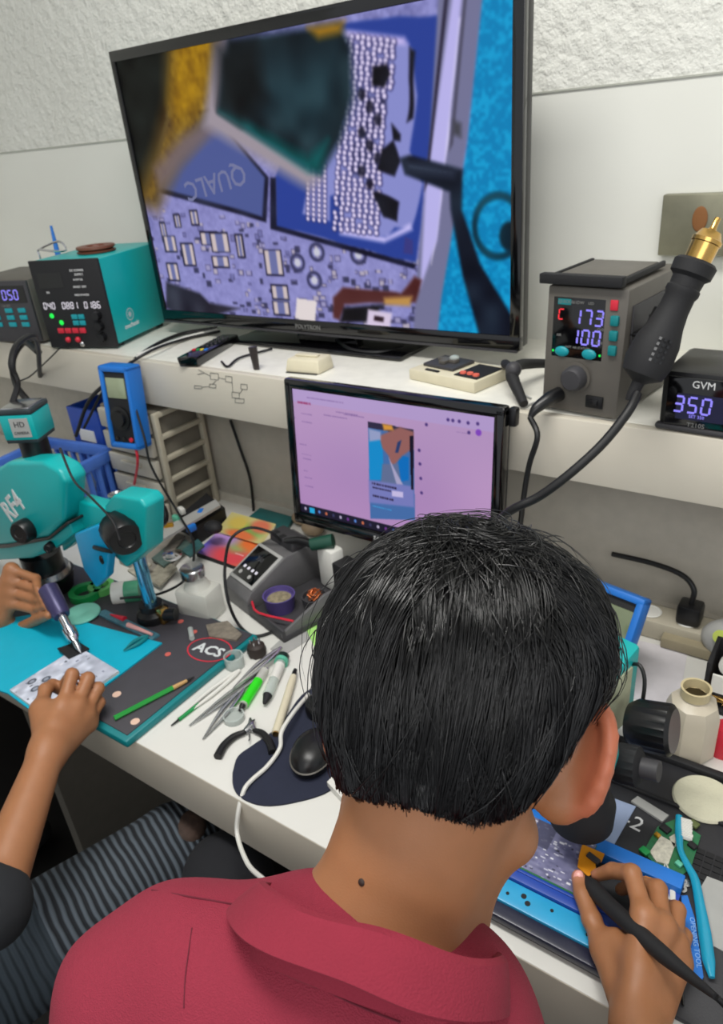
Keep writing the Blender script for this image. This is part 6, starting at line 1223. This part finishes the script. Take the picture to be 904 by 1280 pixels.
ts.mesh('dark_shirt', (-1.6, -.32, .42), (-.6, .4, 1.12), .0055, K['shirtb'], p2_, world=True)
def jcol(P): return np.tile(V3(78, 84, 92), (len(P), 1))
def jeans_mat():
    m = mat('jeans_ribbed2', (70, 76, 84), .88, var=.12, scale=300); nt = m.node_tree; N = nt.nodes; L = nt.links; b = N['Principled BSDF']
    d = Vector(k2_[0] - h2[0]).normalized(); tc = N.new('ShaderNodeTexCoord'); dp = N.new('ShaderNodeVectorMath'); dp.operation = 'DOT_PRODUCT'; dp.inputs[1].default_value = d
    L.new(tc.outputs['Object'], dp.inputs[0]); nz = N.new('ShaderNodeTexNoise'); nz.inputs['Scale'].default_value = 9; L.new(tc.outputs['Object'], nz.inputs['Vector'])
    ma = N.new('ShaderNodeMath'); ma.operation = 'MULTIPLY_ADD'; ma.inputs[1].default_value = .02; L.new(nz.outputs['Fac'], ma.inputs[0]); L.new(dp.outputs['Value'], ma.inputs[2])
    mu = N.new('ShaderNodeMath'); mu.operation = 'MULTIPLY'; mu.inputs[1].default_value = 2 * PI / .0115; L.new(ma.outputs[0], mu.inputs[0]); sn = N.new('ShaderNodeMath'); sn.operation = 'SINE'; L.new(mu.outputs[0], sn.inputs[0])
    rp = N.new('ShaderNodeValToRGB'); rp.color_ramp.elements[0].position = .25; rp.color_ramp.elements[0].color = (*srgb((26, 30, 36)), 1); rp.color_ramp.elements[1].position = .75; rp.color_ramp.elements[1].color = (*srgb((84, 93, 102)), 1)
    mr = N.new('ShaderNodeMapRange'); mr.inputs['From Min'].default_value = -1; L.new(sn.outputs[0], mr.inputs['Value']); L.new(mr.outputs[0], rp.inputs[0]); th = N.new('ShaderNodeMath'); th.operation = 'GREATER_THAN'; th.inputs[1].default_value = float(Vector(at_z(52, 1150, .55)).dot(d)); L.new(dp.outputs['Value'], th.inputs[0])
    mx = N.new('ShaderNodeMix'); mx.data_type = 'RGBA'; mx.inputs[6].default_value = (*srgb((46, 56, 64)), 1); L.new(th.outputs[0], mx.inputs[0]); L.new(rp.outputs[0], mx.inputs[7]); L.new(mx.outputs[2], b.inputs['Base Color'])
    bp = N.new('ShaderNodeBump'); bp.inputs['Distance'].default_value = .004; bp.inputs['Strength'].default_value = .8; L.new(mr.outputs[0], bp.inputs['Height']); L.new(bp.outputs[0], b.inputs['Normal']); return m
tj = Solid()
for h, kn_, ft in zip(h2, k2_, f2): tj.cap(h, kn_, .098, .074, .03); tj.cap(kn_, ft + V3(0, 0, .03), .068, .055, .02)
tj.cap(h2[0], h2[1], .13, .13, .03); tj.mesh('ribbed_jeans', (-1.65, -.3, .05), (-.55, .66, .75), .006, jeans_mat(), p2_, world=True)
kp = V3(*k2_[0]); MB().ball(Vector(kp + V3(.02, .01, .05)), (.036, .036, .024), seg=20).build('torn_knee_patch', mat('torn_knee', (66, 50, 42), .8, var=.5, scale=60, bump=.6, bscale=120), p2_, world=True)
sp = h2[0] * .78 + kp * .22
MB().tube([Vector(sp + V3(.0, .04, .09)), Vector(sp + V3(.055, .02, .075)), Vector(sp + V3(.09, -.0, .02))], .004, 8, sm=6, flat=.6).build('jeans_seam', K['jeans'], p2_, world=True)
for ft in f2: s_ = Solid().cap(ft + V3(0, -.03, -.045), ft + V3(-.02, .15, -.052), .04, .036, .02).fn(lambda P: P[:, 2] - .002, .004, True); s_.mesh('shoe', ft + V3(-.1, -.12, -.11), ft + V3(.1, .25, .05), .006, K['blackm'], p2_, world=True)
stool('maroon round stool under the person in striped jeans at the left', P2, .42)
rp_ = MB().tube([at_t(72, 868, 1.288), at_t(78, 860, 1.275), at_t(92, 848, 1.262)], [.0012, .003, .0035], 10); a = at_t(72, 868, 1.288); rp_.v = [tuple(Vector(v) - a) for v in rp_.v]; o = rp_.build('red_pick', K['red']); o.location = a; tag(o, 'thin red pick held between the fingers of the left working hand', 'tool')
# ================================================================== CAMERA, LIGHT
cam = bpy.data.cameras.new('camera'); co = bpy.data.objects.new('camera', cam); C.objects.link(co)
r_ = Vector(RM @ np.array([1, 0, 0])); u_ = Vector(RM @ np.array([0, -1, 0])); b_ = Vector(RM @ np.array([0, 0, -1]))
co.matrix_world = Matrix(((r_.x, u_.x, b_.x, 0), (r_.y, u_.y, b_.y, 0), (r_.z, u_.z, b_.z, 1.55), (0, 0, 0, 1)))
cam.sensor_fit = 'VERTICAL'; cam.sensor_height = 24; cam.lens = 24 * FPX / 1280; cam.clip_start = .02
cam.dof.use_dof = True; cam.dof.focus_distance = .55; cam.dof.aperture_fstop = 9
SC.camera = co
SC.view_settings.view_transform = 'Standard'; SC.view_settings.exposure = EXPO = 0.0
def area(name, loc, size, power, col, tgt, sy=None):
    l = bpy.data.lights.new(name, 'AREA'); l.shape = 'RECTANGLE'; l.size = size; l.size_y = sy or size; l.energy = power; l.color = col
    o = bpy.data.objects.new(name, l); C.objects.link(o); o.location = loc; o.rotation_euler = (Vector(tgt) - Vector(loc)).to_track_quat('-Z', 'Y').to_euler()
area('ceiling_panel', (-.5, .35, 2.75), 1.2, 29, (1, .98, .94), (-.5, .5, 0), .4)
area('room_light', (.6, -1.2, 2.5), 1.6, 24, (1, .99, .97), (-.6, .9, 1.0))
w = bpy.data.worlds.new('w'); SC.world = w; w.use_nodes = True; w.node_tree.nodes['Background'].inputs[0].default_value = (.93, .96, 1, 1); w.node_tree.nodes['Background'].inputs[1].default_value = .62
SC.cycles.use_denoising = True
SC.cycles.max_bounces = 6
